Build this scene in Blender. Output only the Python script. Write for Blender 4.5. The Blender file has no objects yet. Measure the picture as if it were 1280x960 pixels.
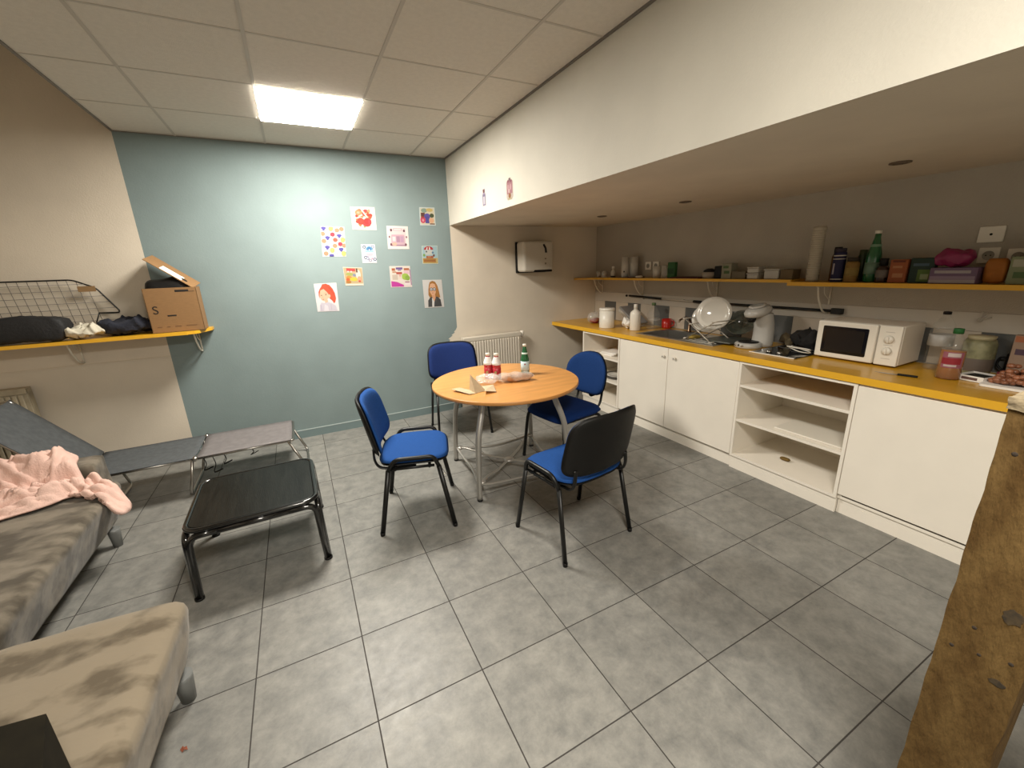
import bpy, bmesh, math, random
from mathutils import Vector, Matrix, noise
random.seed(7)
PI = math.pi
SC = bpy.context.scene
COL = SC.collection

# ------------------------------------------------------------------ materials
MATS = {}
def nt_new(name):
    m = bpy.data.materials.new(name); m.use_nodes = True
    nt = m.node_tree; b = nt.nodes['Principled BSDF']
    return m, nt, b
def mat(name, col, rough=.6, metal=0, spec=.5, var=0, vscale=8, stretch=(1, 1, 1), bump=0, bscale=60, alpha=1, trans=0, coat=0, sheen=0, col2=None, vlo=.35, vhi=.65, detail=4):
    if name in MATS: return MATS[name]
    m, nt, b = nt_new(name)
    c = (*col, 1)
    b.inputs['Base Color'].default_value = c
    b.inputs['Roughness'].default_value = rough
    b.inputs['Metallic'].default_value = metal
    b.inputs['Specular IOR Level'].default_value = spec
    b.inputs['Alpha'].default_value = alpha
    b.inputs['Transmission Weight'].default_value = trans
    b.inputs['Coat Weight'].default_value = coat
    b.inputs['Sheen Weight'].default_value = sheen
    N, L = nt.nodes, nt.links
    if var or bump:
        tc = N.new('ShaderNodeTexCoord'); mp = N.new('ShaderNodeMapping'); mp.inputs['Scale'].default_value = stretch
        L.new(tc.outputs['Object'], mp.inputs['Vector'])
    if var:
        n = N.new('ShaderNodeTexNoise'); n.inputs['Scale'].default_value = vscale; n.inputs['Detail'].default_value = detail
        L.new(mp.outputs[0], n.inputs['Vector'])
        r = N.new('ShaderNodeValToRGB')
        r.color_ramp.elements[0].position = vlo; r.color_ramp.elements[1].position = vhi
        c2 = col2 or tuple(min(1, v * (1 + var)) for v in col)
        c1 = tuple(v * (1 - var) for v in col) if not col2 else col
        r.color_ramp.elements[0].color = (*c1, 1); r.color_ramp.elements[1].color = (*c2, 1)
        L.new(n.outputs['Fac'], r.inputs[0]); L.new(r.outputs[0], b.inputs['Base Color'])
    if bump:
        n = N.new('ShaderNodeTexNoise'); n.inputs['Scale'].default_value = bscale; n.inputs['Detail'].default_value = 3
        L.new(mp.outputs[0], n.inputs['Vector'])
        bp = N.new('ShaderNodeBump'); bp.inputs['Strength'].default_value = bump; bp.inputs['Distance'].default_value = .01
        L.new(n.outputs['Fac'], bp.inputs['Height']); L.new(bp.outputs[0], b.inputs['Normal'])
    MATS[name] = m
    return m
def paint(rgb, rough=.7):
    k = 'ink_%02x%02x%02x' % tuple(int(v * 255) for v in rgb)
    return mat(k, tuple(.52 * v ** 2.2 for v in rgb), rough)
def hx(h):
    return tuple(int(h[i:i+2], 16) / 255 for i in (0, 2, 4))
def ink(h, rough=.7): return paint(hx(h), rough)

def floor_material():
    m, nt, b = nt_new('grey stoneware tiles'); N, L = nt.nodes, nt.links
    geo = N.new('ShaderNodeNewGeometry'); sep = N.new('ShaderNodeSeparateXYZ'); L.new(geo.outputs['Position'], sep.inputs[0])
    def math_(op, a, bb=None, cc=None):
        n = N.new('ShaderNodeMath'); n.operation = op
        for i, v in enumerate((a, bb, cc)):
            if v is None: continue
            if isinstance(v, (int, float)): n.inputs[i].default_value = v
            else: L.new(v, n.inputs[i])
        return n.outputs[0]
    T = .40494
    gx = math_('DIVIDE', sep.outputs[0], T); gy = math_('DIVIDE', sep.outputs[1], T)
    def edge(g):
        f = math_('FRACT', g); d = math_('ABSOLUTE', math_('SUBTRACT', f, .5))
        return math_('GREATER_THAN', d, .5 - .0058)
    grout = math_('MAXIMUM', edge(gx), edge(gy))
    comb = N.new('ShaderNodeCombineXYZ'); L.new(math_('FLOOR', gx), comb.inputs[0]); L.new(math_('FLOOR', gy), comb.inputs[1])
    wn = N.new('ShaderNodeTexWhiteNoise'); L.new(comb.outputs[0], wn.inputs['Vector'])
    # mottling shifted per tile
    vm = N.new('ShaderNodeVectorMath'); vm.operation = 'MULTIPLY_ADD'
    L.new(wn.outputs['Color'], vm.inputs[0]); vm.inputs[1].default_value = (7, 7, 7); L.new(geo.outputs['Position'], vm.inputs[2])
    n1 = N.new('ShaderNodeTexNoise'); n1.inputs['Scale'].default_value = 11; n1.inputs['Detail'].default_value = 12; n1.inputs['Roughness'].default_value = .76; n1.inputs['Distortion'].default_value = .15
    L.new(vm.outputs[0], n1.inputs['Vector'])
    r = N.new('ShaderNodeValToRGB'); r.color_ramp.elements[0].position = .3; r.color_ramp.elements[1].position = .72
    r.color_ramp.elements[0].color = (.125, .125, .118, 1); r.color_ramp.elements[1].color = (.275, .266, .24, 1)
    L.new(n1.outputs['Fac'], r.inputs[0])
    hsv = N.new('ShaderNodeHueSaturation'); L.new(r.outputs[0], hsv.inputs['Color'])
    L.new(math_('MULTIPLY_ADD', wn.outputs['Value'], .16, .92), hsv.inputs['Value'])
    mx = N.new('ShaderNodeMix'); mx.data_type = 'RGBA'
    L.new(grout, mx.inputs[0]); L.new(hsv.outputs[0], mx.inputs[6]); mx.inputs[7].default_value = (.035, .03, .026, 1)
    L.new(mx.outputs[2], b.inputs['Base Color'])
    n2 = N.new('ShaderNodeTexNoise'); n2.inputs['Scale'].default_value = 25; n2.inputs['Detail'].default_value = 6
    L.new(geo.outputs['Position'], n2.inputs['Vector'])
    L.new(math_('ADD', math_('MULTIPLY_ADD', n2.outputs['Fac'], .16, .36), math_('MULTIPLY', grout, .35)), b.inputs['Roughness'])
    bp = N.new('ShaderNodeBump'); bp.inputs['Strength'].default_value = .5; bp.inputs['Distance'].default_value = .002
    L.new(math_('SUBTRACT', math_('MULTIPLY', n1.outputs['Fac'], .25), grout), bp.inputs['Height']); L.new(bp.outputs[0], b.inputs['Normal'])
    return m

# ------------------------------------------------------------------ mesh builder
class MB:
    def __init__(s): s.bm = bmesh.new(); s.mats = []; s.cur = 0
    def m(s, material):
        if material not in s.mats: s.mats.append(material)
        s.cur = s.mats.index(material); return s
    def face(s, pts, smooth=False):
        vs = [s.bm.verts.new(p) for p in pts]
        f = s.bm.faces.new(vs); f.material_index = s.cur; f.smooth = smooth; return f
    def _tag(s, faces, smooth):
        for f in faces: f.material_index = s.cur; f.smooth = smooth
    def box(s, x0, x1, y0, y1, z0, z1, bev=0, seg=2, M=None, smooth=False):
        r = bmesh.ops.create_cube(s.bm, size=1)
        vs = r['verts']
        for v in vs:
            v.co = Vector((x0 + (v.co.x + .5) * (x1 - x0), y0 + (v.co.y + .5) * (y1 - y0), z0 + (v.co.z + .5) * (z1 - z0)))
        fs = {f for v in vs for f in v.link_faces}
        if bev:
            es = list({e for v in vs for e in v.link_edges})
            rr = bmesh.ops.bevel(s.bm, geom=es, offset=bev, segments=seg, profile=.5, affect='EDGES')
            fs = {f for f in rr['faces']} | {f for f in fs if f.is_valid}
            vs = list({v for f in fs for v in f.verts})
        s._tag(fs, smooth or False)
        if bev and smooth is not None:
            for f in fs: f.smooth = True
        if M is not None: bmesh.ops.transform(s.bm, matrix=M, verts=list(vs))
        return s
    def lathe(s, prof, c=(0, 0, 0), seg=24, M=None, smooth=True, cap=True):
        rings = []
        new = []
        for r, z in prof:
            if r < 1e-6: ring = [s.bm.verts.new((c[0], c[1], c[2] + z))]
            else: ring = [s.bm.verts.new((c[0] + r * math.cos(2*PI*i/seg), c[1] + r * math.sin(2*PI*i/seg), c[2] + z)) for i in range(seg)]
            rings.append(ring); new += ring
        fs = []
        for a, b in zip(rings, rings[1:]):
            for i in range(seg):
                j = (i + 1) % seg
                if len(a) == 1 and len(b) == 1: break
                if len(a) == 1: q = [a[0], b[j], b[i]][::-1]
                elif len(b) == 1: q = [a[i], a[j], b[0]]
                else: q = [a[i], a[j], b[j], b[i]]
                fs.append(s.bm.faces.new(q))
        if cap:
            if len(rings[0]) > 1: fs.append(s.bm.faces.new(rings[0][::-1]))
            if len(rings[-1]) > 1: fs.append(s.bm.faces.new(rings[-1]))
        s._tag(fs, smooth)
        for f in fs:
            if len(f.verts) > 4: f.smooth = False
        if M is not None: bmesh.ops.transform(s.bm, matrix=M, verts=new)
        return s
    def tube(s, pts, r, seg=8, closed=False, flat=1.0, cap=True):
        pts = [Vector(p) for p in pts]; n = len(pts)
        rs = r if isinstance(r, (list, tuple)) else [r] * n
        tang = []
        for i in range(n):
            a = pts[(i - 1) % n] if (closed or i > 0) else pts[i]
            b = pts[(i + 1) % n] if (closed or i < n - 1) else pts[i]
            t = (b - a); tang.append(t.normalized() if t.length > 1e-9 else Vector((0, 0, 1)))
        up = Vector((0, 0, 1)) if abs(tang[0].z) < .9 else Vector((1, 0, 0))
        nrm = (up - tang[0] * up.dot(tang[0])).normalized()
        rings = []
        for i in range(n):
            if i:
                nrm = (nrm - tang[i] * nrm.dot(tang[i]))
                nrm = nrm.normalized() if nrm.length > 1e-6 else tang[i].orthogonal().normalized()
            bn = tang[i].cross(nrm)
            rings.append([s.bm.verts.new(pts[i] + nrm * rs[i] * math.cos(2*PI*k/seg) * flat + bn * rs[i] * math.sin(2*PI*k/seg)) for k in range(seg)])
        fs = []
        m = n if closed else n - 1
        for i in range(m):
            a, b = rings[i], rings[(i + 1) % n]
            for k in range(seg):
                kk = (k + 1) % seg
                fs.append(s.bm.faces.new([a[k], a[kk], b[kk], b[k]]))
        s._tag(fs, True)
        if not closed and cap:
            s._tag([s.bm.faces.new(rings[0][::-1]), s.bm.faces.new(rings[-1])], False)
        return s
    def prism(s, outline, z0, z1, M=None, smooth=False):
        a = [s.bm.verts.new((x, y, z0)) for x, y in outline]; b = [s.bm.verts.new((x, y, z1)) for x, y in outline]
        n = len(a); fs = [s.bm.faces.new(a[::-1]), s.bm.faces.new(b)]
        for i in range(n):
            j = (i + 1) % n
            f = s.bm.faces.new([a[i], a[j], b[j], b[i]]); fs.append(f)
        s._tag(fs, False)
        if smooth:
            for f in fs[2:]: f.smooth = True
        if M is not None: bmesh.ops.transform(s.bm, matrix=M, verts=a + b)
        return s
    def pad(s, w, h, th, f, ex=5, n=48, rings=9, back=None, tprof=5, taper=0):
        """rounded-rectangle cushion; f(u,v,t) -> point; u,v in the plane, t across"""
        def grid(sign, thick):
            R = []
            for k in range(rings + 1):
                r = (k / rings) ** .7 if k else 0
                t = thick * (1 - r ** tprof) ** .5 if r < 1 else 0
                if k == 0: R.append([s.bm.verts.new(f(0, 0, sign * thick))]); continue
                row = []
                for i in range(n):
                    a = 2 * PI * i / n; c, d = math.cos(a), math.sin(a)
                    u = w / 2 * r * math.copysign(abs(c) ** (2 / ex), c); v = h / 2 * r * math.copysign(abs(d) ** (2 / ex), d)
                    u *= 1 - taper * v / (h / 2)
                    row.append((u, v, sign * t))
                R.append(row)
            return R
        top = grid(1, th / 2); bot = grid(-1, (back if back is not None else th / 2))
        rim = [s.bm.verts.new(f(*p)) for p in top[-1]]
        fs = []
        for G, sg in ((top, 1), (bot, -1)):
            rows = [G[0]] + [[s.bm.verts.new(f(*p)) for p in row] for row in G[1:-1]] + [rim]
            for a, b in zip(rows, rows[1:]):
                for i in range(n):
                    j = (i + 1) % n
                    q = [a[0], b[i], b[j]] if len(a) == 1 else [a[i], b[i], b[j], a[j]]
                    fs.append(s.bm.faces.new(q if sg > 0 else q[::-1]))
        s._tag(fs, True)
        return s
    def sphere(s, c, r, sc=(1, 1, 1), seg=12):
        prof = [(r * math.sin(PI * k / (seg // 2 + 2)), -r * math.cos(PI * k / (seg // 2 + 2))) for k in range(seg // 2 + 3)]
        prof[0] = (0, -r); prof[-1] = (0, r)
        M = Matrix.Translation(c) @ Matrix.Diagonal((*sc, 1))
        return s.lathe(prof, (0, 0, 0), seg, M)
    def out(s, name, parent=None, loc=None, subsurf=0, bevel=0, recalc=True):
        if recalc: bmesh.ops.recalc_face_normals(s.bm, faces=s.bm.faces)
        me = bpy.data.meshes.new(name); s.bm.to_mesh(me); s.bm.free()
        for m in s.mats: me.materials.append(m)
        o = bpy.data.objects.new(name, me); COL.objects.link(o)
        if loc is not None:
            o.location = loc
        if parent is not None: o.parent = parent
        if bevel:
            b = o.modifiers.new('bevel', 'BEVEL'); b.width = bevel; b.segments = 2; b.limit_method = 'ANGLE'
        if subsurf:
            q = o.modifiers.new('sub', 'SUBSURF'); q.levels = subsurf; q.render_levels = subsurf
        return o
def cr(pts, n=6, closed=False):
    P = [Vector(p) for p in pts]; out = []; N = len(P)
    rng = range(N if closed else N - 1)
    for i in rng:
        g = (lambda k: P[k % N]) if closed else (lambda k: P[max(0, min(N - 1, k))])
        p0, p1, p2, p3 = g(i - 1), g(i), g(i + 1), g(i + 2)
        for k in range(n):
            t = k / n
            out.append(.5 * ((2 * p1) + (p2 - p0) * t + (2 * p0 - 5 * p1 + 4 * p2 - p3) * t * t + (3 * p1 - p0 - 3 * p2 + p3) * t ** 3))
    if not closed: out.append(P[-1])
    return out
def rounded(pts, r, n=5):
    """polyline with rounded corners"""
    P = [Vector(p) for p in pts]; out = [P[0]]
    for i in range(1, len(P) - 1):
        a, b, c = P[i - 1], P[i], P[i + 1]
        d1 = (a - b); d2 = (c - b); rr = min(r, d1.length * .45, d2.length * .45)
        p, q = b + d1.normalized() * rr, b + d2.normalized() * rr
        for k in range(n + 1):
            t = k / n; out.append((1-t)**2 * p + 2 * t * (1-t) * b + t * t * q)
    out.append(P[-1]); return out
def rrect(x0, x1, y0, y1, r, n=5):
    o = []
    for cx, cy, a0 in ((x1 - r, y1 - r, 0), (x0 + r, y1 - r, PI/2), (x0 + r, y0 + r, PI), (x1 - r, y0 + r, 1.5*PI)):
        for k in range(n + 1):
            a = a0 + PI / 2 * k / n; o.append((cx + r * math.cos(a), cy + r * math.sin(a)))
    return o
def rump(p, a=.008, s=18, o=0):
    v = Vector(p); q = v * s + Vector((o, o * .7, -o))
    r = Vector((noise.noise(q), noise.noise(q + Vector((9, 0, 0))), noise.noise(q + Vector((0, 9, 0)))))
    g = abs(noise.noise(q * 1.7)) - .25
    return v + r * a + Vector((0, 0, g * a * .9))
def thing(name, label, cat, loc=(0, 0, 0), rz=0, group=None):
    o = bpy.data.objects.new(name, None); o.empty_display_size = .1; COL.objects.link(o)
    o.location = loc; o.rotation_euler = (0, 0, rz); o['label'] = label; o['category'] = cat
    if group: o['group'] = group
    return o
def tag(o, label, cat, group=None):
    o['label'] = label; o['category'] = cat
    if group: o['group'] = group
    return o
def struct(o): o['kind'] = 'structure'; return o
def dup(root, loc, rz, label, name=None):
    r = root.copy(); COL.objects.link(r); r.location = loc; r.rotation_euler = (0, 0, rz); r['label'] = label
    for ch in list(root.children):
        c = ch.copy(); COL.objects.link(c); c.parent = r
        for g in list(ch.children):
            d = g.copy(); COL.objects.link(d); d.parent = c
    return r
def textmesh(name, s, size, M, material, parent=None, ext=.0006):
    cu = bpy.data.curves.new('lettering', 'FONT'); cu.body = s; cu.size = size; cu.align_x = 'CENTER'; cu.align_y = 'CENTER'; cu.extrude = ext
    tmp = bpy.data.objects.new('tmp', cu); COL.objects.link(tmp)
    dg = bpy.context.evaluated_depsgraph_get(); me = bpy.data.meshes.new_from_object(tmp.evaluated_get(dg))
    bpy.data.objects.remove(tmp); me.transform(M); me.name = name
    me.materials.clear(); me.materials.append(material)
    o = bpy.data.objects.new(name, me); COL.objects.link(o)
    if parent is not None: o.parent = parent
    return o
def T(x, y, z): return Matrix.Translation((x, y, z))
def Rx(a): return Matrix.Rotation(a, 4, 'X')
def Ry(a): return Matrix.Rotation(a, 4, 'Y')
def Rz(a): return Matrix.Rotation(a, 4, 'Z')

# ------------------------------------------------------------------ room dimensions
YW = 2.705      # wall with the pictures
XB = 1.903      # bulkhead face
XR = 3.80       # wall behind the worktop
XL = -.625      # edge of the suspended ceiling / blue paint
ZC = 2.602
ZS = 1.98       # soffit
Y0 = -3.2
XW = -2.15

m_blue = mat('blue grey wall paint', (.184, .235, .236), .7, spec=.3, var=.04, vscale=3, bump=.08, bscale=90)
m_beige = mat('beige wall paint', (.60, .535, .44), .75, var=.05, vscale=2.5, bump=.1, bscale=120)
m_cream = mat('cream wall paint', (.555, .525, .455), .7, var=.04, vscale=2.5, bump=.1, bscale=90)
m_soff = mat('soffit paint', (.62, .54, .43), .8, var=.04, vscale=3, bump=.1, bscale=90)
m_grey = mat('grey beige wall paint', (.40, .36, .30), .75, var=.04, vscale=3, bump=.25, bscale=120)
m_ceil = mat('ceiling tile', (.64, .60, .53), .85, var=.03, vscale=40, bump=.3, bscale=260)
m_grid = mat('ceiling grid', (.47, .435, .38), .6)
m_edge = mat('ceiling edge profile', (.16, .145, .125), .6)
m_yel = mat('yellow laminate', (.62, .33, .018), .33, var=.10, vscale=3, stretch=(1, .25, 1), coat=.2)
m_yedge = mat('yellow edge band', (.72, .39, .022), .4)
m_white = mat('white melamine', (.82, .765, .675), .45, var=.02, vscale=4)
m_wdark = mat('gap dark', (.08, .07, .06), .8)
m_black = mat('black lacquer', (.006, .006, .006), .16, coat=.6)
m_blkpl = mat('black plastic', (.006, .0055, .005), .5, spec=.25, bump=.15, bscale=300)
m_blkmt = mat('black tube', (.005, .005, .0045), .4, spec=.35)
m_chrome = mat('chrome', (.42, .40, .37), .3, metal=1)
m_steel = mat('brushed steel', (.5, .48, .45), .32, metal=1)
m_alu = mat('grey painted metal', (.40, .385, .355), .38, metal=.6)
m_bfab = mat('blue fabric', (.014, .064, .235), .9, spec=.15, var=.18, vscale=260, bump=.3, bscale=500)
m_nfab_shaded = mat('shaded navy fabric', (.006, .026, .12), .9, spec=.12, var=.18, vscale=260, bump=.3, bscale=500)  # visitor chair seat: the shade it sits in is darkened into the colour
m_wpl = mat('white plastic', (.72, .68, .6), .35)
m_paper = mat('white paper', (.78, .75, .7), .8)
m_glass = mat('clear plastic', (.5, .5, .46), .07, alpha=.11, spec=1)
m_card = mat('cardboard', (.22, .118, .045), .8, var=.06, vscale=30, stretch=(1, 1, 6))

# ------------------------------------------------------------------ room shell
b = MB().m(floor_material()); b.face([(XW, Y0, 0), (4, Y0, 0), (4, YW + .1, 0), (XW, YW + .1, 0)]); struct(b.out('floor'))
# back wall: beige left, blue middle, beige right (all one plane), peeled paint edge
jag = [(XB, .93), (1.885, .90), (1.865, .885), (1.873, .872), (1.835, .852), (1.845, .842), (1.795, .812), (1.815, .80), (1.80, .775), (1.83, .755), (1.82, .72), (1.86, .69), (1.85, .64), (1.885, .6), (XB, .57)]
b = MB().m(m_blue)
b.face([(XL, YW, 0), (XB, YW, 0)] + [(x, YW, z) for x, z in jag[::-1]] + [(XB, YW, ZC), (XL, YW, ZC)])
b.m(m_beige)
b.face([(XW, YW, 0), (XL, YW, 0), (XL, YW, ZC), (XL, YW, 3.4), (XW, YW, 3.4)])
b.face([(XB, YW, 0), (4, YW, 0), (4, YW, ZC), (XB, YW, ZC)] + [(x, YW, z) for x, z in jag])
struct(b.out('wall_back', recalc=False))
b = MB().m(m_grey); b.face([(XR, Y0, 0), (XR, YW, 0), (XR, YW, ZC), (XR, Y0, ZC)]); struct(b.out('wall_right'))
b = MB().m(m_beige); b.face([(XW, Y0, 0), (XW, YW, 0), (XW, YW, 3.4), (XW, Y0, 3.4)]); struct(b.out('wall_left'))
b = MB().m(m_cream); b.face([(XW, Y0, 0), (4, Y0, 0), (4, Y0, 3.4), (XW, Y0, 3.4)]); struct(b.out('wall_front'))
b = MB().m(m_cream); b.face([(XB, Y0, ZS), (XB, YW, ZS), (XB, YW, ZC + .1), (XB, Y0, ZC + .1)])
b.m(m_soff); b.face([(XB, Y0, ZS), (XR, Y0, ZS), (XR, YW, ZS), (XB, YW, ZS)]); struct(b.out('wall_bulkhead'))
# suspended ceiling with grid
b = MB().m(m_ceil); b.box(XL, XB, Y0, YW, ZC, ZC + .02)
gx0, gy0 = -.2486, 2.6745
gy = [gy0 - .6 * k for k in range(0, 10)]; gx = [gx0 + .6 * k for k in range(0, 4)]
b.m(m_grid)
for x in gx: b.box(x - .008, x + .008, Y0, YW, ZC - .003, ZC)
for y in gy: b.box(XL, XB, y - .006, y + .006, ZC - .002, ZC)
b.m(m_edge)
b.box(XL - .003, XL + .012, Y0, YW, ZC - .006, ZC + .03); b.box(XB - .012, XB - .0005, Y0, YW, ZC - .010, ZC); b.box(XL, XB, YW - .010, YW - .0005, ZC - .005, ZC)
struct(b.out('ceiling'))
b = MB().m(m_soff); b.face([(XW, Y0, 3.4), (XL, Y0, 3.4), (XL, YW, 3.4), (XW, YW, 3.4)])
b.face([(XL, Y0, ZC + .02), (XL, YW, ZC + .02), (XL, YW, 3.4), (XL, Y0, 3.4)]); struct(b.out('ceiling_raised'))
# skirting
m_bblue = mat('blue skirting', (.15, .205, .21), .5); m_btop = mat('skirting top line', (.33, .38, .37), .5)
b = MB().m(m_bblue); b.box(XL, 1.88, YW - .012, YW - .0005, 0, .075); b.m(m_btop); b.box(XL, 1.88, YW - .013, YW - .0005, .075, .081); struct(b.out('baseboard_back'))
b = MB().m(m_beige); b.box(XW, XL - .003, YW - .008, YW - .0005, .922, .932); struct(b.out('trim_1'))
m_strip = mat('pale splash strip', (.47, .43, .37), .5)
b = MB().m(m_strip); b.box(XR - .012, XR - .0005, Y0, YW - .002, 1.10, 1.205); struct(b.out('trim_2'))
# wall tiles behind the worktop
m_tl = mat('beige wall tile', (.52, .46, .38), .2, var=.05, vscale=3); m_td = mat('slate grey wall tile', (.105, .108, .105), .22, var=.1, vscale=5)
b = MB(); k = 0; y = 2.70; lim = 2.507
b.m(m_tl); b.box(XR - .007, XR - .0005, lim + .002, YW - .002, .885, 1.098)
y = lim; d = True
while y > -2.2:
    b.m(m_td if d else m_tl); b.box(XR - .007, XR - .0005, y - .2045 + .002, y - .001, .885, 1.098); y -= .2045; d = not d
struct(b.out('trim_3'))

# ceiling panels
m_em, nt, bs = nt_new('lit panel'); bs.inputs['Emission Color'].default_value = (1, .945, .845, 1); bs.inputs['Emission Strength'].default_value = 41; bs.inputs['Base Color'].default_value = (.9, .9, .9, 1)
m_fr = mat('panel frame', (.7, .68, .62), .4)
def panel(x, y, label, st=None):
    t = thing('ceiling_light', label, 'ceiling light', (x, y, ZC - .004))
    b = MB().m(m_fr); 
    for a in ((-.297, .297, .283, .297), (-.297, .297, -.297, -.283), (-.297, -.283, -.283, .283), (.283, .297, -.283, .283)):
        b.box(a[0], a[1], a[2], a[3], -.008, .0)
    b.out('frame', t)
    b = MB().m(m_em); b.face([(-.2975, -.2975, -.0085), (-.2975, .2975, -.0085), (.2975, .2975, -.0085), (.2975, -.2975, -.0085)]); b.out('diffuser', t, recalc=False)
panel(gx0 + .9, gy0 - .9, 'square lit panel in the suspended ceiling above the pictures')
panel(gx0 + .9, gy0 - .9 - 3.6, 'square lit panel in the suspended ceiling behind the camera')
# soffit spots (unlit)
m_sp = mat('spot rim', (.16, .12, .085), .5, metal=.3); m_spd = mat('spot lens', (.07, .05, .035), .3)
for (x, y, l) in ((3.08, 1.72, 'unlit recessed spot in the soffit nearest the hand towel dispenser'), (3.14, .805, 'unlit recessed spot in the soffit above the sink, middle of the row'), (3.16, -.488, 'unlit recessed spot in the soffit above the microwave')):
    t = thing('recessed_spotlight', l, 'spotlight', (x, y, ZS), 0, 'spotlights in the soffit')
    b = MB().m(m_sp); b.lathe([(.030, -.001), (.045, -.001), (.045, -.006), (.032, -.008), (.030, -.001)], cap=False); b.out('rim', t)
    b = MB().m(m_spd); b.lathe([(0, -.003), (.031, -.003)], cap=False); b.out('lens', t)

# ------------------------------------------------------------------ fitted kitchen
XF = 3.15; ZT = .88
t = thing('worktop', 'long yellow laminate worktop running along the recess above the white cabinets', 'worktop', (3.47, .8, .84))
b = MB().m(m_yel)
# top with a sink cutout: four slabs
def slab(b, x0, x1, y0, y1): b.box(x0 - 3.47, x1 - 3.47, y0 - .8, y1 - .8, 0, .04)
SX0, SX1, SY0, SY1 = 3.30, 3.66, .92, 1.36
slab(b, 3.142, SX0, -1.12, YW - .003); slab(b, SX1, XR - .009, -1.12, YW - .003); slab(b, SX0, SX1, -1.12, SY0); slab(b, SX0, SX1, SY1, YW - .003)
b.out('slab', t)
b = MB().m(m_yedge); b.box(3.136 - 3.47, 3.1418 - 3.47, -1.12 - .8, YW - .003 - .8, .0, .0398); b.out('edge_band', t)
WT = .018
def carcass(t, y0, y1, shelves, back=True, top=.835):
    b = MB().m(m_white); D = .58
    b.box(0, D, 0, WT, .10, top - .0); b.box(0, D, y1 - y0 - WT, y1 - y0, .10, top)
    b.box(.0, D, WT, y1 - y0 - WT, .10, .10 + WT)
    b.box(D - .008, D, WT, y1 - y0 - WT, .118, top)
    b.box(.0, .08, WT, y1 - y0 - WT, top - .016, top)
    b.out('body', t)
    for z in shelves:
        b = MB().m(m_white); b.box(.004, D - .009, WT + .0005, y1 - y0 - WT - .0005, z - WT, z); b.out('shelf', t)
    b = MB().m(m_white); b.box(.012, .03, 0, y1 - y0, 0, .099); b.out('plinth', t)
t = thing('open_cabinet', 'narrow open white cabinet at the far end of the worktop nearest the radiator', 'cabinet', (XF, 1.492, 0)); carcass(t, 1.492, 2.09, [.60, .36])
t = thing('sink_cabinet', 'white two-door cabinet with round knobs under the sink', 'cabinet', (XF + .018, .224, 0)); carcass(t, .224, 1.49, [])
for (y0, y1, ky) in ((0, .654, .575), (.659, 1.262, .695)):
    d_ = MB().m(m_white); d_.box(-.018, -.001, y0, y1, .108, .828, .002, 1); d = d_.out('door', t)
    k = MB().m(m_wpl); k.lathe([(.0, 0), (.007, 0), (.006, .008), (.013, .014), (.013, .02), (.006, .024), (0, .024)], M=T(-.018, ky, .755) @ Ry(-PI/2), seg=16)
    k.m(m_blkpl); k.lathe([(0, .0243), (.0045, .0243), (.004, .0255), (0, .0258)], M=T(-.018, ky, .755) @ Ry(-PI/2), seg=10)
    k.out('knob', d)
t = thing('open_cabinet', 'wide open white cabinet with two shelves below the microwave', 'cabinet', (XF, -.502, 0)); carcass(t, -.502, .221, [.665, .40])
t = thing('closed_cabinet', 'white cabinet with one large plain front at the right end of the worktop', 'cabinet', (XF + .018, -1.10, 0)); carcass(t, -1.10, -.504, [])
b = MB().m(m_white); b.box(-.019, -.001, 0, .594, .135, .826, .002, 1); b.out('door', t)

# stainless sink, tap
t = thing('kitchen_sink', 'stainless steel sink with drainer set into the yellow worktop', 'sink', (3.48, 1.0, ZT))
b = MB().m(m_steel)
X0, X1, Y0s, Y1s = SX0 - 3.48, SX1 - 3.48, SY0 - 1.0, SY1 - 1.0
ox0, ox1, oy0, oy1 = -.215, .235, -.46, .40
zz = .0035
for (a, c, d, e) in ((ox0, X0, oy0, oy1), (X1, ox1, oy0, oy1), (X0, X1, oy0, Y0s), (X0, X1, Y1s, oy1)): b.box(a, c, d, e, .0006, zz)
for i in range(7): b.box(X0 + .02 + i * .048, X0 + .03 + i * .048, oy0 + .05, Y0s - .06, zz, zz + .003)
b.out('rim', t)
b = MB().m(m_steel); g = .004
x0, x1, y0, y1 = X0 + g, X1 - g, Y0s + g, Y1s - g; zb = -.17
b.face([(x0, y0, zb), (x1, y0, zb), (x1, y1, zb), (x0, y1, zb)])
for p, q in (((x0, y0), (x1, y0)), ((x1, y0), (x1, y1)), ((x1, y1), (x0, y1)), ((x0, y1), (x0, y0))):
    b.face([(*p, zb), (*q, zb), (*q, zz), (*p, zz)])
b.m(m_blkmt); b.lathe([(0, zb + .002), (.03, zb + .002), (.03, zb)], c=((x0+x1)/2, (y0+y1)/2, 0), cap=False)
b.out('basin', t, recalc=False)
t = thing('mixer_tap', 'brownish metal mixer tap behind the sink against the tiles', 'tap', (3.70, 1.14, ZT + .0045))
m_tap = mat('tap metal', (.2, .13, .08), .3, metal=.9)
b = MB().m(m_tap); b.lathe([(.022, 0), (.022, .01), (.014, .02), (.014, .09), (.0, .10)], seg=16); b.out('base', t)
b = MB().m(m_tap); b.tube(cr([(0, 0, .085), (-.01, 0, .125), (-.06, .0, .14), (-.13, 0, .125), (-.145, 0, .105)]), .009); b.out('spout', t)
b = MB().m(m_tap); b.tube([(0, 0, .095), (.02, -.04, .125)], .006); b.out('handle', t)

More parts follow.
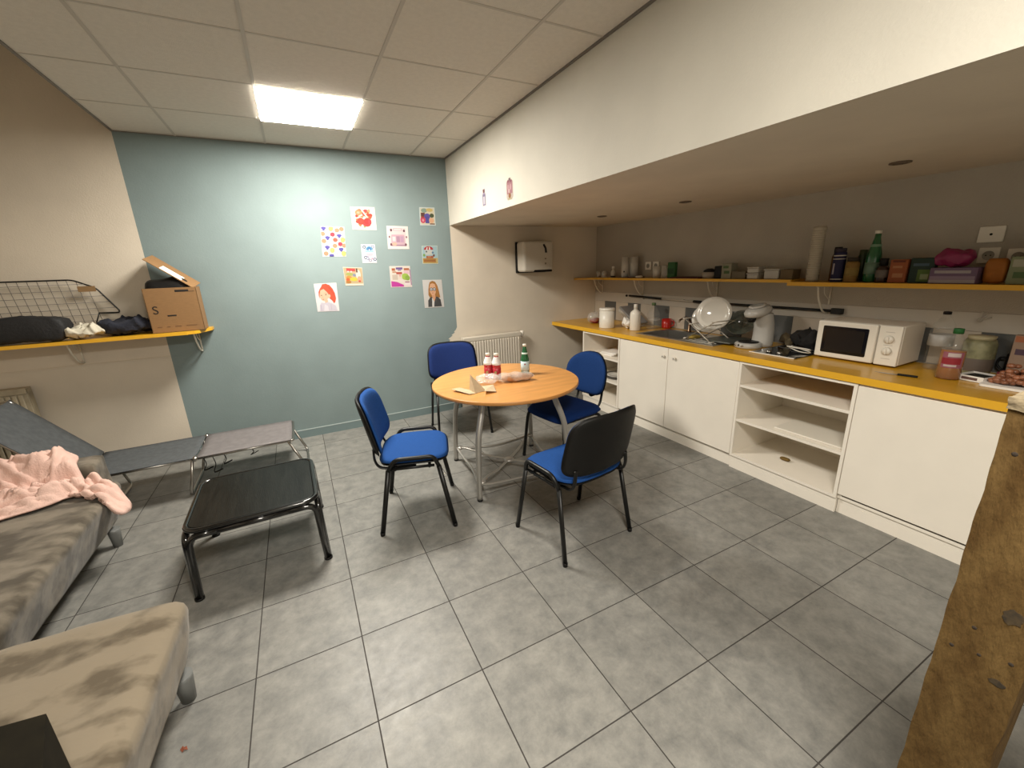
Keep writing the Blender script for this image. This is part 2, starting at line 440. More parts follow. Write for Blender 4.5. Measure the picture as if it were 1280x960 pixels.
# ------------------------------------------------------------------ wall shelves
def bracket(t, x, y, ax, sx=.15, sz=.17):
    """pressed metal bracket: wall leg, arm, curved brace. ax: direction out of wall ('x' -> -X, 'y' -> -Y)"""
    def P(o, z): return (x - o, y, z) if ax == 'x' else (x, y - o, z)
    b = MB().m(mat('cream bracket', (.66, .62, .53), .5))
    b.tube([P(.004, -.001), P(.004, -sz)], .006, 6); b.tube([P(.004, -.006), P(sx, -.006)], .005, 6)
    b.tube(cr([P(sx * .92, -.01), P(sx * .75, -sz * .45), P(sx * .4, -sz * .85), P(.01, -sz * .97)]), .0065, 6)
    b.tube(cr([P(sx * .5, -.01), P(sx * .4, -sz * .3), P(.01, -sz * .5)]), .0035, 6)
    b.out('bracket', t)
Z1, Z2 = 1.385, 1.372
t = thing('wall_shelf', 'left yellow wall shelf above the sink holding small cups and white boxes', 'shelf', (0, 0, Z1 - .022), 0, 'yellow wall shelves')
b = MB().m(m_yel); b.prism([(3.60, .20), (XR - .001, .20), (XR - .001, YW - .004), (3.46, YW - .004), (3.46, YW - .05), (3.57, 2.45), (3.60, 2.3)], .001, .022)
b.out('board', t)
b = MB().m(m_yedge); b.box(3.594, 3.5995, .20, 2.3, 0, .0225); b.out('edge_band', t)
bracket(t, XR - .002, 2.56, 'x'); bracket(t, XR - .002, 1.87, 'x'); bracket(t, XR - .002, .95, 'x')
t = thing('wall_shelf', 'right yellow wall shelf above the microwave crowded with bottles and packets', 'shelf', (0, 0, Z2 - .026), 0, 'yellow wall shelves')
b = MB().m(m_yel); b.box(3.545, XR - .001, -1.6, .195, .001, .026); b.out('board', t)
b = MB().m(m_yedge); b.box(3.539, 3.5447, -1.6, .195, 0, .0265); b.out('edge_band', t)
bracket(t, XR - .002, .03, 'x', .19, .21); bracket(t, XR - .002, -.95, 'x', .19, .21)
ZL = 1.15
t = thing('wall_shelf', 'long yellow shelf on the left carrying the cardboard box and wire basket', 'shelf', (0, 0, ZL - .024))
b = MB().m(m_yel); b.prism([(XW + .01, 2.415), (-.42, 2.415), (-.375, 2.43), (-.345, 2.46), (-.285, 2.62), (-.285, YW - .002), (XW + .01, YW - .002)], .0, .0235)
b.out('board', t)
b = MB().m(m_yedge); b.box(XW + .01, -.42, 2.411, 2.4148, -.0005, .0238); b.out('edge_band', t)
bracket(t, -.40, YW - .002, 'y', .20, .18); bracket(t, -1.16, YW - .002, 'y', .20, .18)

# black rail behind the worktop
t = thing('wall_rail', 'long dark rail with pale middle section on the wall behind the plates', 'rail', (3.765, .95, 1.163))
b = MB().m(m_blkmt); b.tube([(0, 1.10, .02), (0, .62, .008)], .0115, 8); b.out('dark_section', t)
b = MB().m(m_strip); b.tube([(0, .62, .008), (0, .22, .002)], .007, 8); b.out('pale_section', t)
b = MB().m(m_blkmt); b.tube([(0, .22, .002), (0, .13, .0)], .013, 8); b.tube([(0, .13, 0), (0, -.98, .0)], .010, 8)
b.box(-.015, .02, -1.03, -.96, -.02, .02, .004); b.out('dark_section', t)
b = MB().m(m_blkmt); b.sphere((.012, 1.16, .017), .013); b.out('end_stop', t)
for yy in (.9, .35, -.4):
    b = MB().m(m_strip); b.box(0, .022, yy - .008, yy + .008, -.006, .016); b.out('clip', t)

# ------------------------------------------------------------------ round table
TX, TY = 1.67, 1.055
m_beech = mat('beech laminate', (.60, .285, .085), .32, var=.10, vscale=6, stretch=(.6, 5, 1), coat=.15)
m_bedge = mat('beech edge', (.50, .225, .06), .4)
t = thing('round_table', 'round beech laminate table on a grey metal frame in the middle of the room', 'table', (TX, TY, 0))
b = MB().m(m_beech); b.lathe([(0, .716), (.535, .716), (.54, .719), (.54, .737), (.537, .740), (0, .740)], seg=72, cap=False)
for f in b.bm.faces:
    c = f.calc_center_median()
    f.smooth = False
    if math.hypot(c.x, c.y) > .53 and c.z < .7395: b.m(m_bedge); f.material_index = b.cur; f.smooth = True
b.out('tabletop', t)
fa = [math.atan2(.75 - TY, 1.291 - TX) + k * PI / 2 for k in range(4)]
RF = .485
for a in fa:
    u = Vector((math.cos(a), math.sin(a), 0))
    P = cr([u * .36 + Vector((0, 0, .715)), u * .39 + Vector((0, 0, .62)), u * .455 + Vector((0, 0, .45)), u * .478 + Vector((0, 0, .2)), u * RF + Vector((0, 0, .012))], 5)
    n = len(P); b = MB().m(m_alu); b.tube(P, [.021 - .004 * abs(i / (n-1) - .3) for i in range(n)], 12)
    leg = b.out('leg', t)
    b = MB().m(m_blkpl); b.lathe([(.019, 0), (.02, .012)], c=tuple(u * RF), seg=12); b.out('foot', leg)
b = MB().m(m_alu)
for i in range(4):
    u = Vector((math.cos(fa[i]), math.sin(fa[i]), 0)); v = Vector((math.cos(fa[(i + 1) % 4]), math.sin(fa[(i + 1) % 4]), 0)); z = Vector((0, 0, 1))
    b.tube(cr([u * .47 + z * .12, u * .40 + v * .06 + z * .10, (u + v) * .215 + z * .085, v * .40 + u * .06 + z * .10, v * .47 + z * .12], 5), .010, 8)
    b.tube(cr([u * .47 + z * .12, u * .36 + z * .125, u * .2 + z * .095, u * .0 + z * .09], 5), .011, 8, flat=.7)
    b.sphere(tuple(u * .44 + z * .12), .022, (1.2, 1.2, .7), 10)
b.sphere((0, 0, .09), .035, (1.2, 1.2, .45), 12)
b.out('base_frame', t)
b = MB().m(m_alu)
for i in range(4):
    u = Vector((math.cos(fa[i]), math.sin(fa[i]), 0)); b.tube([u * .33 + Vector((0, 0, .708)), Vector((0, 0, .708))], .014, 6, flat=.5)
b.out('top_spider', t)

# ------------------------------------------------------------------ chairs  (local: forward = +Y)
def stack_chair(label, loc, rz):
    t = thing('stacking_chair', label, 'chair', loc, rz, 'blue chairs around the round table')
    # seat
    def fs(u, v, w):
        z = .445 + w - .10 * max(0, v - .10) ** 2 * 10 * .25 + .012 * (u / .23) ** 2
        return (u, v + .01, z)
    b = MB().m(m_bfab); b.pad(.465, .425, .05, fs, ex=4.2, tprof=7, back=.012); seat = b.out('seat', t)
    def fsh(u, v, w):
        z = .428 + w - .10 * max(0, v - .10) ** 2 * 2.5 + .010 * (u / .23) ** 2
        return (u, v + .01, z)
    b = MB().m(m_blkpl); b.pad(.455, .415, .018, fsh, ex=4.2, tprof=9); b.out('seat_shell', seat)
    # back
    tilt = math.radians(12)
    def fb(off):
        def g(u, v, w):
            y = -.255 - (v) * math.sin(tilt) + .055 * (u / .235) ** 2 + w + off
            return (u, y, .662 + v * math.cos(tilt))
        return g
    b = MB().m(m_bfab); b.pad(.478, .345, .048, fb(.010), ex=4.5, tprof=7, back=.004, taper=.04); back = b.out('backrest', t)
    b = MB().m(m_blkpl); b.pad(.498, .365, .014, fb(-.006), ex=4.5, tprof=12, back=.016, taper=.04); b.out('backrest_shell', back)
    # frame
    F = [(-1, 'r'), (1, 'l')]
    for s in (-1, 1):
        b = MB().m(m_blkmt); b.tube([(s * .255, .225, .006), (s * .232, .155, .415)], .015, 10, flat=.75); leg = b.out('leg', t)
        b = MB().m(m_blkpl); b.lathe([(.013, 0), (.014, .022)], c=(s * .255, .225, 0), seg=10); b.out('foot', leg)
        b = MB().m(m_blkmt); b.tube([(s * .255, -.215, .006), (s * .232, -.14, .415)], .015, 10, flat=.75); leg = b.out('leg', t)
        b = MB().m(m_blkpl); b.lathe([(.013, 0), (.014, .022)], c=(s * .255, -.215, 0), seg=10); b.out('foot', leg)
    b = MB().m(m_blkmt)
    for s in (-1, 1):
        b.tube(rounded([(s * .232, .155, .412), (s * .243, .13, .484), (s * .243, -.10, .484), (s * .232, -.14, .412)], .045), .0125, 10)
        b.tube([(s * .232, .13, .42), (s * .232, -.13, .42)], .009, 8)
    b.tube([(-.232, .10, .415), (.232, .10, .415)], .009, 8); b.tube([(-.232, -.10, .415), (.232, -.10, .415)], .009, 8)
    b.out('seat_frame', t)
    for s in (-1, 1):
        b = MB().m(m_blkmt)
        b.tube(cr([(s * .19, .02, .412), (s * .19, -.13, .412), (s * .19, -.190, .425), (s * .19, -.214, .47), (s * .185, -.216, .54)], 5), .0125, 10, flat=.55)
        b.out('back_support', t)
    return t
c0 = stack_chair('blue stacking chair left of the table, its seat facing the table', (.905, .874, 0), math.radians(-17 - 90))
dup(c0, (1.66, .168, 0), math.radians(97 - 90), 'blue stacking chair nearest the camera showing its black plastic back')
cb = dup(c0, (1.655, 2.085, 0), math.radians(262 - 90), 'darker violet blue stacking chair behind the table in front of the blue wall')
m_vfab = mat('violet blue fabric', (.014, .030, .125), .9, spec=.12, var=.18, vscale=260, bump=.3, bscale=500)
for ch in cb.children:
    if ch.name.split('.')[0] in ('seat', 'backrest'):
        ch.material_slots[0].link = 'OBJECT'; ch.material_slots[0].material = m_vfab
# office-style chair with rounded back
t = thing('visitor_chair', 'dark blue chair with a rounded back between the table and kitchen cabinets', 'chair', (2.165, 1.02, 0), math.radians(189 - 90), 'blue chairs around the round table')
def fs(u, v, w):
    z = .435 + w - (.05 * max(0, (v - .1)) / .14) * .6
    return (u, v, z)
b = MB().m(m_nfab_shaded); b.pad(.50, .46, .075, fs, ex=5, tprof=7, back=.03); b.out('seat', t)
def fb(u, v, w):
    k = 1 - .18 * max(0, v / .17) ** 2
    return (u * k, -.30 - v * .17 + .06 * (u / .22) ** 2 + w, .675 + v)
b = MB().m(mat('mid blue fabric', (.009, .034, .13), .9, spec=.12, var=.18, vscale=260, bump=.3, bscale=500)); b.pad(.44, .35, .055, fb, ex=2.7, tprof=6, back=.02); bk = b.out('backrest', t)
def fb2(u, v, w):
    k = 1 - .18 * max(0, v / .17) ** 2
    return (u * k, -.318 - v * .17 + .06 * (u / .22) ** 2 + w, .675 + v)
b = MB().m(m_blkpl); b.pad(.44, .35, .014, fb2, ex=2.7, tprof=10, back=.012); b.out('backrest_shell', bk)
for s in (-1, 1):
    for q in (-1, 1):
        b = MB().m(m_blkmt); b.tube(cr([(s * .20, q * .16, .40), (s * .22, q * .19, .37), (s * .232, q * .21, .2), (s * .24, q * .23, .006)], 4), .013, 10); leg = b.out('leg', t)
        b = MB().m(m_blkpl); b.lathe([(.014, 0), (.015, .022)], c=(s * .24, q * .23, 0), seg=10); b.out('foot', leg)
b = MB().m(m_blkmt)
for s in (-1, 1):
    b.tube([(s * .20, .16, .40), (s * .20, -.16, .40)], .011, 8)
b.tube([(-.2, -.12, .40), (.2, -.12, .40)], .011, 8); b.tube([(-.2, .12, .40), (.2, .12, .40)], .011, 8)
b.out('seat_frame', t)
for s in (-1, 1):
    b = MB().m(m_blkmt); b.tube(cr([(s * .13, -.10, .40), (s * .13, -.24, .41), (s * .13, -.295, .47), (s * .13, -.325, .66)], 5), .012, 8, flat=.6)
    b.out('back_support', t)
b = MB().m(m_blkpl); b.lathe([(.028, 0), (.028, .03), (.02, .036)], M=T(.0, -.315, .49) @ Rx(PI/2), seg=14); b.out('adjustment_knob', t)

# ------------------------------------------------------------------ low black coffee table
t = thing('coffee_table', 'low black lacquered square coffee table with rounded corners beside the sofa', 'coffee table', (.01, .935, 0), math.radians(1))
m_ash = mat('black stained ash top', (.006, .006, .005), .33, spec=.28, var=.5, vscale=9, stretch=(5, .6, 1), bump=.1, bscale=40)
H = .385; W = .295
b = MB().m(m_ash); b.prism(rrect(-W + .012, W - .012, -W + .012, W - .012, .06), H - .014, H - .002); b.out('tabletop', t, bevel=.002)
b = MB().m(m_black)
ring = [(x, y, H - .012) for x, y in rrect(-W, W, -W, W, .07, 6)]
b.tube(ring, .013, 10, closed=True)
b.out('rim', t)
for (sx, sy) in ((-1, -1), (1, -1), (1, 1), (-1, 1)):
    b = MB().m(m_black)
    cx, cy = sx * (W - .012), sy * (W - .012)
    b.tube(rounded([(sx * .16, cy + sy * .012, H - .038), (cx, cy + sy * .012, H - .038), (cx + sx * .012, cy + sy * .02, .008)], .07, 7), .0165, 10)
    b.tube(rounded([(cx + sx * .012, sy * .16, H - .038), (cx + sx * .012, cy, H - .038), (cx + sx * .02, cy + sy * .012, .008)], .07, 7), .0165, 10)
    leg = b.out('leg', t)
    b = MB().m(m_blkpl); b.lathe([(.022, 0), (.022, .012)], c=(cx + sx * .016, cy + sy * .016, 0), seg=12); b.out('foot', leg)
for s in (-1, 1):
    b = MB().m(m_black); b.tube([(-.16, s * W, H - .038), (.16, s * W, H - .038)], .0165, 10); b.out('apron', t)
    b = MB().m(m_black); b.tube([(s * W, -.16, H - .038), (s * W, .16, H - .038)], .0165, 10); b.out('apron', t)

# ------------------------------------------------------------------ folding camp bed
m_cot1 = mat('slate grey canvas', (.075, .082, .087), .85, var=.12, vscale=30, bump=.15, bscale=300)
m_cot2 = mat('mauve grey canvas', (.155, .142, .142), .8, var=.1, vscale=20, bump=.15, bscale=300)
t = thing('camp_bed', 'folding camp bed with grey canvas and raised head along the wall', 'folding bed', (-.45, 2.12, 0))
def canvas(x0, x1, f, material, n=14):
    b = MB().m(material); G = []
    for i in range(n + 1):
        x = x0 + (x1 - x0) * i / n
        G.append([b.bm.verts.new(f(x, -.254 + .508 * j / 8)) for j in range(9)])
    fs = []
    for i in range(n):
        for j in range(8): fs.append(b.bm.faces.new([G[i][j], G[i+1][j], G[i+1][j+1], G[i][j+1]]))
    b._tag(fs, True); return b
def flat(x, y): return (x, y, .3015 - .012 * math.cos(y / .254 * PI / 2))
def add_sol(o, th=.004):
    s = o.modifiers.new('solid', 'SOLIDIFY'); s.thickness = th; s.offset = 0; return o
add_sol(canvas(-.64, -.005, flat, m_cot1).out('canvas_middle', t))
add_sol(canvas(.005, .625, flat, m_cot2).out('canvas_foot', t))
hx0 = -.645
def head(x, y):   # x is the length along the slope
    return (hx0 - x * .62, y, .305 + x * .785 - .012 * math.cos(y / .254 * PI / 2))
add_sol(canvas(0, .62, head, m_cot1).out('canvas_head', t))
b = MB().m(m_chrome)
for s in (-1, 1):
    b.tube([(-.64, s * .24, .29), (0, s * .24, .29)], .010, 8); b.tube([(0, s * .24, .29), (.62, s * .24, .29)], .010, 8)
    b.tube([(hx0, s * .24, .29), (hx0 - .62 * .62, s * .24, .29 + .62 * .785)], .010, 8)
b.tube(rounded([(.60, -.24, .29), (.635, -.235, .29), (.635, .235, .29), (.60, .24, .29)], .03), .010, 8)
xe, ze = hx0 - .63 * .62, .29 + .63 * .785
b.tube(rounded([(xe + .03, -.24, ze - .03), (xe, -.235, ze), (xe, .235, ze), (xe + .03, .24, ze - .03)], .04), .011, 8)
b.out('bed_frame', t)
for x, dx in ((.60, .11), (-.02, -.06), (-.62, .08)):
    b = MB().m(m_chrome); b.tube(rounded([(x, -.24, .285), (x + dx, -.23, .011), (x + dx, .23, .011), (x, .24, .285)], .05), .010, 8); b.out('leg', t)
for s in (-1, 1):
    b = MB().m(m_chrome); b.lathe([(0, -.02), (.016, -.02), (.016, .02), (0, .02)], M=T(0, s * .245, .295) @ Rx(PI/2), seg=12); b.out('hinge', t)
for i, x in enumerate((.045, .10, .17, .35)):
    b = MB().m(m_blkpl)
    dz = (.10, .13, .08, .05)[i]
    b.tube(cr([(x, -.236, .288), (x + .01, -.238, .285 - dz * .5), (x - .012, -.225, .285 - dz), (x + .03, -.16, .285 - dz * 1.1)], 4), .006, 6, flat=.5); b.out('strap', t)

# ------------------------------------------------------------------ sofas
m_vel = mat('taupe velvet', (.070, .058, .043), .9, spec=.15, var=.3, vscale=6, stretch=(.9, 1.6, 1.3), bump=.25, bscale=12, sheen=.15, col2=(.185, .158, .122), vlo=.40, vhi=.60, detail=5)
m_vel2 = mat('warm taupe velvet', (.105, .083, .056), .9, spec=.15, var=.3, vscale=5.5, stretch=(1, 1.7, 1.3), bump=.25, bscale=12, sheen=.15, col2=(.225, .185, .132), vlo=.38, vhi=.52, detail=5)
def soft_block(x0, x1, y0, y1, z0, z1, material, name, parent, r=.035, amp=.008, seed=0, tuck=.0):
    b = MB().m(material); nx, ny = 30, 30
    b.box(x0, x1, y0, y1, z0, z1)
    bmesh.ops.subdivide_edges(b.bm, edges=b.bm.edges[:], cuts=26, use_grid_fill=True)
    cx, cy, cz = (x0+x1)/2, (y0+y1)/2, (z0+z1)/2
    hx_, hy_, hz_ = (x1-x0)/2, (y1-y0)/2, (z1-z0)/2
    for v in b.bm.verts:
        p = v.co - Vector((cx, cy, cz))
        q = Vector((max(-hx_ + r, min(hx_ - r, p.x)), max(-hy_ + r, min(hy_ - r, p.y)), max(-hz_ + r, min(hz_ - r, p.z))))
        d = p - q
        if d.length > 1e-6: p = q + d.normalized() * r
        nn = noise.noise(Vector((p.x * 5 + seed, p.y * 5, p.z * 7))) * amp + noise.noise(Vector((p.x * 14 + seed, p.y * 14, p.z * 14))) * amp * .35
        if p.z > -hz_ * .7: p += (d.normalized() if d.length > 1e-6 else Vector((0, 0, 1))) * nn
        k_ = tuck * (1 - (p.z + hz_) / (2 * hz_)) ** .8 if p.z < hz_ else 0
        p.x -= math.copysign(min(k_, abs(p.x)), p.x) * min(1, abs(p.x) / hx_ * 1.0) ** 3; p.y -= math.copysign(k_, p.y) * min(1, abs(p.y) / hy_) ** 3 * .5
        v.co = p + Vector((cx, cy, cz))
    for f in b.bm.faces: f.smooth = True
    return b.out(name, parent)
m_sleg = mat('grey cone leg', (.17, .175, .17), .4)
t = thing('sofa', 'taupe velvet sofa on short grey legs at the left with the pink blanket', 'sofa', (-1.3, .86, 0))
soft_block(-.62, .590, -.64, .655, .125, .398, m_vel, 'seat', t, r=.06, seed=1, tuck=.09, amp=.010)
soft_block(-.62, .44, .690, .88, .125, .50, m_vel, 'armrest', t, r=.03, amp=.005, seed=4)
for x, y in ((.485, .555), (.485, -.55), (-.535, .555), (-.535, -.55)):
    b = MB().m(m_sleg); b.lathe([(.022, 0), (.03, .10), (.032, .118)], c=(x, y, 0), seg=16); b.out('leg', t)
t = thing('sofa', 'warm taupe velvet ottoman-like sofa section in the bottom left corner nearest the camera', 'sofa', (-.80, -.36, 0), math.radians(-3))
soft_block(-.68, .630, -.52, .52, .125, .398, m_vel2, 'seat', t, r=.06, seed=9, tuck=.055, amp=.012)
for x, y in ((.555, .42), (.56, -.45), (-.6, .42), (-.6, -.45)):
    b = MB().m(m_sleg); b.lathe([(.024, 0), (.032, .10), (.034, .118)], c=(x, y, 0), seg=16); b.out('leg', t)
# dark box in the lower left corner
m_dk = mat('dark brown leatherette', (.010, .008, .004), .8, spec=.15, var=.3, vscale=12)
b = MB().m(m_dk); b.prism([(-.28, -.49), (-.72, -.425), (-.66, -.86), (-.175, -.80)], .408, .60)
tag(b.out('storage_box', None), 'dark brown box lying on the near sofa section at the picture edge', 'box')

# pink blanket : crumpled cloth over the sofa seat and armrest
m_pink = mat('pink fleece', (.66, .45, .385), .95, spec=.1, var=.06, vscale=12, bump=.25, bscale=140)
def blanket():
    b = MB().m(m_pink)
    cx, cy = -1.06, 1.42
    outline = [(-1.60, 1.00), (-1.42, 1.05), (-1.25, 1.12), (-1.12, 1.18), (-.99, 1.235), (-.90, 1.30), (-.82, 1.29), (-.74, 1.22), (-.675, 1.15), (-.655, 1.17), (-.65, 1.24), (-.67, 1.30), (-.73, 1.36), (-.80, 1.41), (-.88, 1.46), (-.93, 1.54), (-.955, 1.64), (-1.0, 1.72), (-1.12, 1.76), (-1.35, 1.77), (-1.6, 1.74), (-1.66, 1.5), (-1.66, 1.2)]
    O = cr([(x, y, 0) for x, y in outline], 9, closed=True); n = len(O); NR = 60
    def base(x, y):
        s_ = max(0, min(1, (y - 1.46) / .07)); s_ = s_ * s_ * (3 - 2 * s_)
        z = .404 + (.105 * s_ if x < -.83 else 0)
        if x > -.742: z -= (x + .742) * 1.25
        return z
    rows = []
    for k in range(1, NR + 1):
        r = k / NR; row = []
        for i in range(n):
            x = cx + (O[i].x - cx) * r; y = cy + (O[i].y - cy) * r
            e = min(1, (1 - r) / .10) ** .7
            wx = noise.noise(Vector((x * 3.1, y * 3.1, 1))) * .35; wy = noise.noise(Vector((x * 3.1, y * 3.1, 5))) * .35
            f = .030 * (1 - abs(math.sin((y * 1.0 + x * .45 + wx) * 26))) ** 1.6 + .022 * (1 - abs(math.sin((x * .8 - y * .9 + wy) * 19))) ** 2
            f += .016 * (1 - abs(noise.noise(Vector((x * 17, y * 22, 3)))) * 3)
            z = base(x, y) + .008 + e * max(0, f)
            z += e * .070 * math.exp(-((x + 1.10) ** 2 / .022 + (y - 1.57) ** 2 / .010))
            z += e * .055 * math.exp(-((x + 1.38) ** 2 / .04 + (y - 1.42) ** 2 / .03))
            z += e * .045 * math.exp(-((x + 1.05) ** 2 / .02 + (y - 1.36) ** 2 / .002))
            z += e * .035 * math.exp(-((y - 1.40 - .55 * (x + .85)) ** 2 / .0016)) * (1 if x > -1.0 else 0)
            row.append(b.bm.verts.new((x, y, z)))
        rows.append(row)
    c = b.bm.verts.new((cx, cy, rows[0][0].co.z))
    fs = [b.bm.faces.new([c, rows[0][i], rows[0][(i + 1) % n]]) for i in range(n)]
    for p, q in zip(rows, rows[1:]):
        for i in range(n): fs.append(b.bm.faces.new([p[i], q[i], q[(i + 1) % n], p[(i + 1) % n]]))
    b._tag(fs, True)
    o = b.out('blanket')
    if o.data.polygons[0].normal.z < 0: o.data.flip_normals()
    s = o.modifiers.new('solid', 'SOLIDIFY'); s.thickness = .010; s.offset = 1
    return o
tag(blanket(), 'crumpled pink fleece blanket thrown over the left sofa and its armrest', 'blanket')
b = MB().m(m_blkpl); b.pad(.20, .12, .07, lambda u, v, w: (-1.50 + u, 1.845 + v * .5, .56 + w + .02 * math.sin(u * 30)), ex=3, back=.05)
tag(b.out('handbag'), 'small black bag half hidden behind the pink blanket at the left edge', 'bag')

# ------------------------------------------------------------------ radiators
m_rad = mat('cream radiator enamel', (.56, .51, .43), .4)
def radiator(x0, x1, z0, z1, label, m_rad=m_rad):
    t = thing('radiator', label, 'radiator', ((x0 + x1) / 2, YW - .04, z0)); w = x1 - x0; h = z1 - z0
    b = MB().m(m_rad); n = int(w / .034); pts = []
    ys = []
    for i in range(n):
        xx = -w / 2 + .02 + (w - .04) * i / n; s = (w - .04) / n
        b.box(xx + .004, xx + s - .004, -.062, -.045, .05, h - .05, .006, 2)
    b.box(-w/2, w/2, -.05, -.038, 0, h, .003)
    b.box(-w/2, w/2, -.058, -.038, h - .045, h - .001, .004); b.box(-w/2, w/2, -.058, -.038, 0, .04, .004)
    b.out('front_panel', t)
    b = MB().m(m_rad); b.box(-w/2, w/2, -.036, .02, h - .012, h - .002, .002); 
    b.box(-w/2, -w/2 + .004, -.036, .02, .01, h - .012); b.box(w/2 - .004, w/2, -.036, .02, .01, h - .012); b.out('casing', t)
    b = MB().m(m_rad); b.box(-w/2 + .03, w/2 - .03, .0, .012, .03, h - .03); b.out('back_panel', t)
    return t, w, h
t, w, h = radiator(1.93, 2.65, .19, .815, 'cream panel radiator behind the round table on the beige wall')
b = MB().m(m_wpl); b.lathe([(0, 0), (.016, 0), (.022, .012), (.026, .05), (.02, .062), (0, .064)], M=T(w/2 + .03, -.02, h - .055) @ Rx(0), seg=16); b.out('thermostat_valve', t)
b = MB().m(m_rad); b.tube([(w/2 - .002, -.02, h - .075), (w/2 + .03, -.02, h - .075), (w/2 + .03, -.02, h - .05)], .008); 
b.tube([(w/2 - .05, -.02, .0), (w/2 - .05, -.02, -.188)], .008); b.out('pipe', t)
t, w, h = radiator(-2.1, -1.49, .25, .82, 'dingy cream panel radiator low on the left wall behind the camp bed', mat('grimy radiator enamel', (.36, .31, .22), .6, var=.2, vscale=9))
b = MB().m(m_rad); b.tube([(w/2 - .05, -.02, .0), (w/2 - .05, -.02, -.248)], .008); b.out('pipe', t)

# ------------------------------------------------------------------ hand towel dispenser
m_disp = mat('dispenser white', (.52, .485, .42), .3)
t = thing('towel_dispenser', 'white hand towel dispenser with a dark curved window on the end wall', 'towel dispenser', (2.845, YW - .002, 1.475))
b = MB().m(m_blkpl); b.box(-.195, .195, -.03, -.0005, .0, .335, .008); b.out('back_plate', t)
b = MB().m(m_disp); b.box(-.192, .195, -.20, -.031, .012, .335, .028, 4); b.out('cover', t)
b = MB().m(m_blkpl); b.tube(cr([(.06, -.2005, .30), (.085, -.2015, .26), (.092, -.2015, .21)], 5), [.006] + [.012] * 9 + [.010], 8, flat=.999); b.out('level_window', t)
b = MB().m(mat('dim mark', (.2, .17, .13), .5)); b.box(.075, .095, -.2015, -.1995, .085, .105); b.box(.075, .095, -.2015, -.1995, .14, .155); b.out('indicator', t)
b = MB().m(m_blkpl); b.box(-.06, .17, -.2025, -.15, .005, .028, .004); b.out('outlet_slot', t)

# ------------------------------------------------------------------ sockets
def socket(x, y, z, label, group=None, sq=.082):
    t = thing('wall_socket', label, 'socket', (XR - .001, y, z), 0, group)
    b = MB().m(m_wpl); b.box(-.011, -.0005, -sq/2, sq/2, -sq/2, sq/2, .003); b.out('plate', t)
    b = MB().m(mat('socket recess', (.3, .28, .24), .5)); b.lathe([(0, .0112), (.021, .0112), (.022, .0122), (.024, .0115)], M=Ry(-PI/2), cap=False, seg=20); 
    b.m(m_blkmt); b.lathe([(0, .0118), (.0035, .0118)], M=T(0, .009, 0) @ Ry(-PI/2), cap=False, seg=8); b.lathe([(0, .0118), (.0035, .0118)], M=T(0, -.009, 0) @ Ry(-PI/2), cap=False, seg=8)
    b.out('recess', t)
t = thing('wall_outlet', 'white square aerial outlet high on the wall above the shelf packets', 'outlet', (XR - .001, -.70, 1.625))
b = MB().m(m_wpl); b.box(-.011, -.0005, -.05, .05, -.042, .042, .003); b.out('plate', t)
b = MB().m(m_blkmt); b.lathe([(0, .0122), (.006, .0122), (.006, .011)], M=Ry(-PI/2), cap=False, seg=12); b.out('jack', t)
socket(XR, -.71, 1.515, 'white wall socket above the magenta packet, left of two by the shelf end', 'sockets above the right shelf')
socket(XR, -.82, 1.505, 'white wall socket above the green carton, right of two by the shelf end', 'sockets above the right shelf')
socket(XR, 1.81, 1.505, 'left one of the paired white sockets above the left wall shelf', 'sockets above the left shelf')
socket(XR, 1.70, 1.505, 'right one of the paired white sockets above the left wall shelf', 'sockets above the left shelf')

# ------------------------------------------------------------------ posters on the blue wall
def ell(cx, cy, rx, ry, n=14, a0=0, a1=2*PI):
    return [(cx + rx * math.cos(a0 + (a1 - a0) * i / n), cy + ry * math.sin(a0 + (a1 - a0) * i / n)) for i in range(n + (0 if a1 - a0 >= 2*PI - .01 else 1))]
def rc(x0, y0, x1, y1): return [(x0, y0), (x1, y0), (x1, y1), (x0, y1)]
def blobs(seed, n, cols, x0, x1, y0, y1, r0, r1):
    R = random.Random(seed); o = []
    for i in range(n):
        x, y, r = R.uniform(x0, x1), R.uniform(y0, y1), R.uniform(r0, r1)
        a = R.uniform(0, PI); pts = [(x + r * (math.cos(k) * math.cos(a) - .6 * math.sin(k) * math.sin(a)), y + r * (math.cos(k) * math.sin(a) + .6 * math.sin(k) * math.cos(a))) for k in [2 * PI * q / 9 for q in range(9)]]
        o.append((cols[i % len(cols)], pts))
    return o
def poster(corners, label, shapes, paper='f0ece4', plane='y', ref=YW):
    """corners TL,TR,BR,BL (along, z)"""
    tl, tr, br, bl = corners
    cx = sum(c[0] for c in corners) / 4; cz = sum(c[1] for c in corners) / 4
    def P(u, v, o):
        x = (tl[0] * (1-u) + tr[0] * u) * v + (bl[0] * (1-u) + br[0] * u) * (1-v) - cx
        z = (tl[1] * (1-u) + tr[1] * u) * v + (bl[1] * (1-u) + br[1] * u) * (1-v) - cz
        return (x, -o, z)
    b = MB().m(ink(paper)); 
    a = [b.bm.verts.new(P(u, v, .0022)) for u, v in ((0, 0), (1, 0), (1, 1), (0, 1))]; c = [b.bm.verts.new(P(u, v, .0001)) for u, v in ((0, 0), (1, 0), (1, 1), (0, 1))]
    fs = [b.bm.faces.new(a), b.bm.faces.new(c[::-1])]
    for i in range(4): fs.append(b.bm.faces.new([a[i], c[i], c[(i+1) % 4], a[(i+1) % 4]]))
    b._tag(fs, False)
    for k, (col, pts) in enumerate(shapes):
        b.m(ink(col)); o = .0024 + .00004 * k
        pts = [(min(.995, max(.005, x)), min(.995, max(.005, y))) for x, y in pts]
        b.face([P(x, y, o) for x, y in pts])
    o = b.out('poster', loc=(cx, YW, cz), recalc=False)
    return tag(o, label, 'picture', 'pictures on the blue wall')
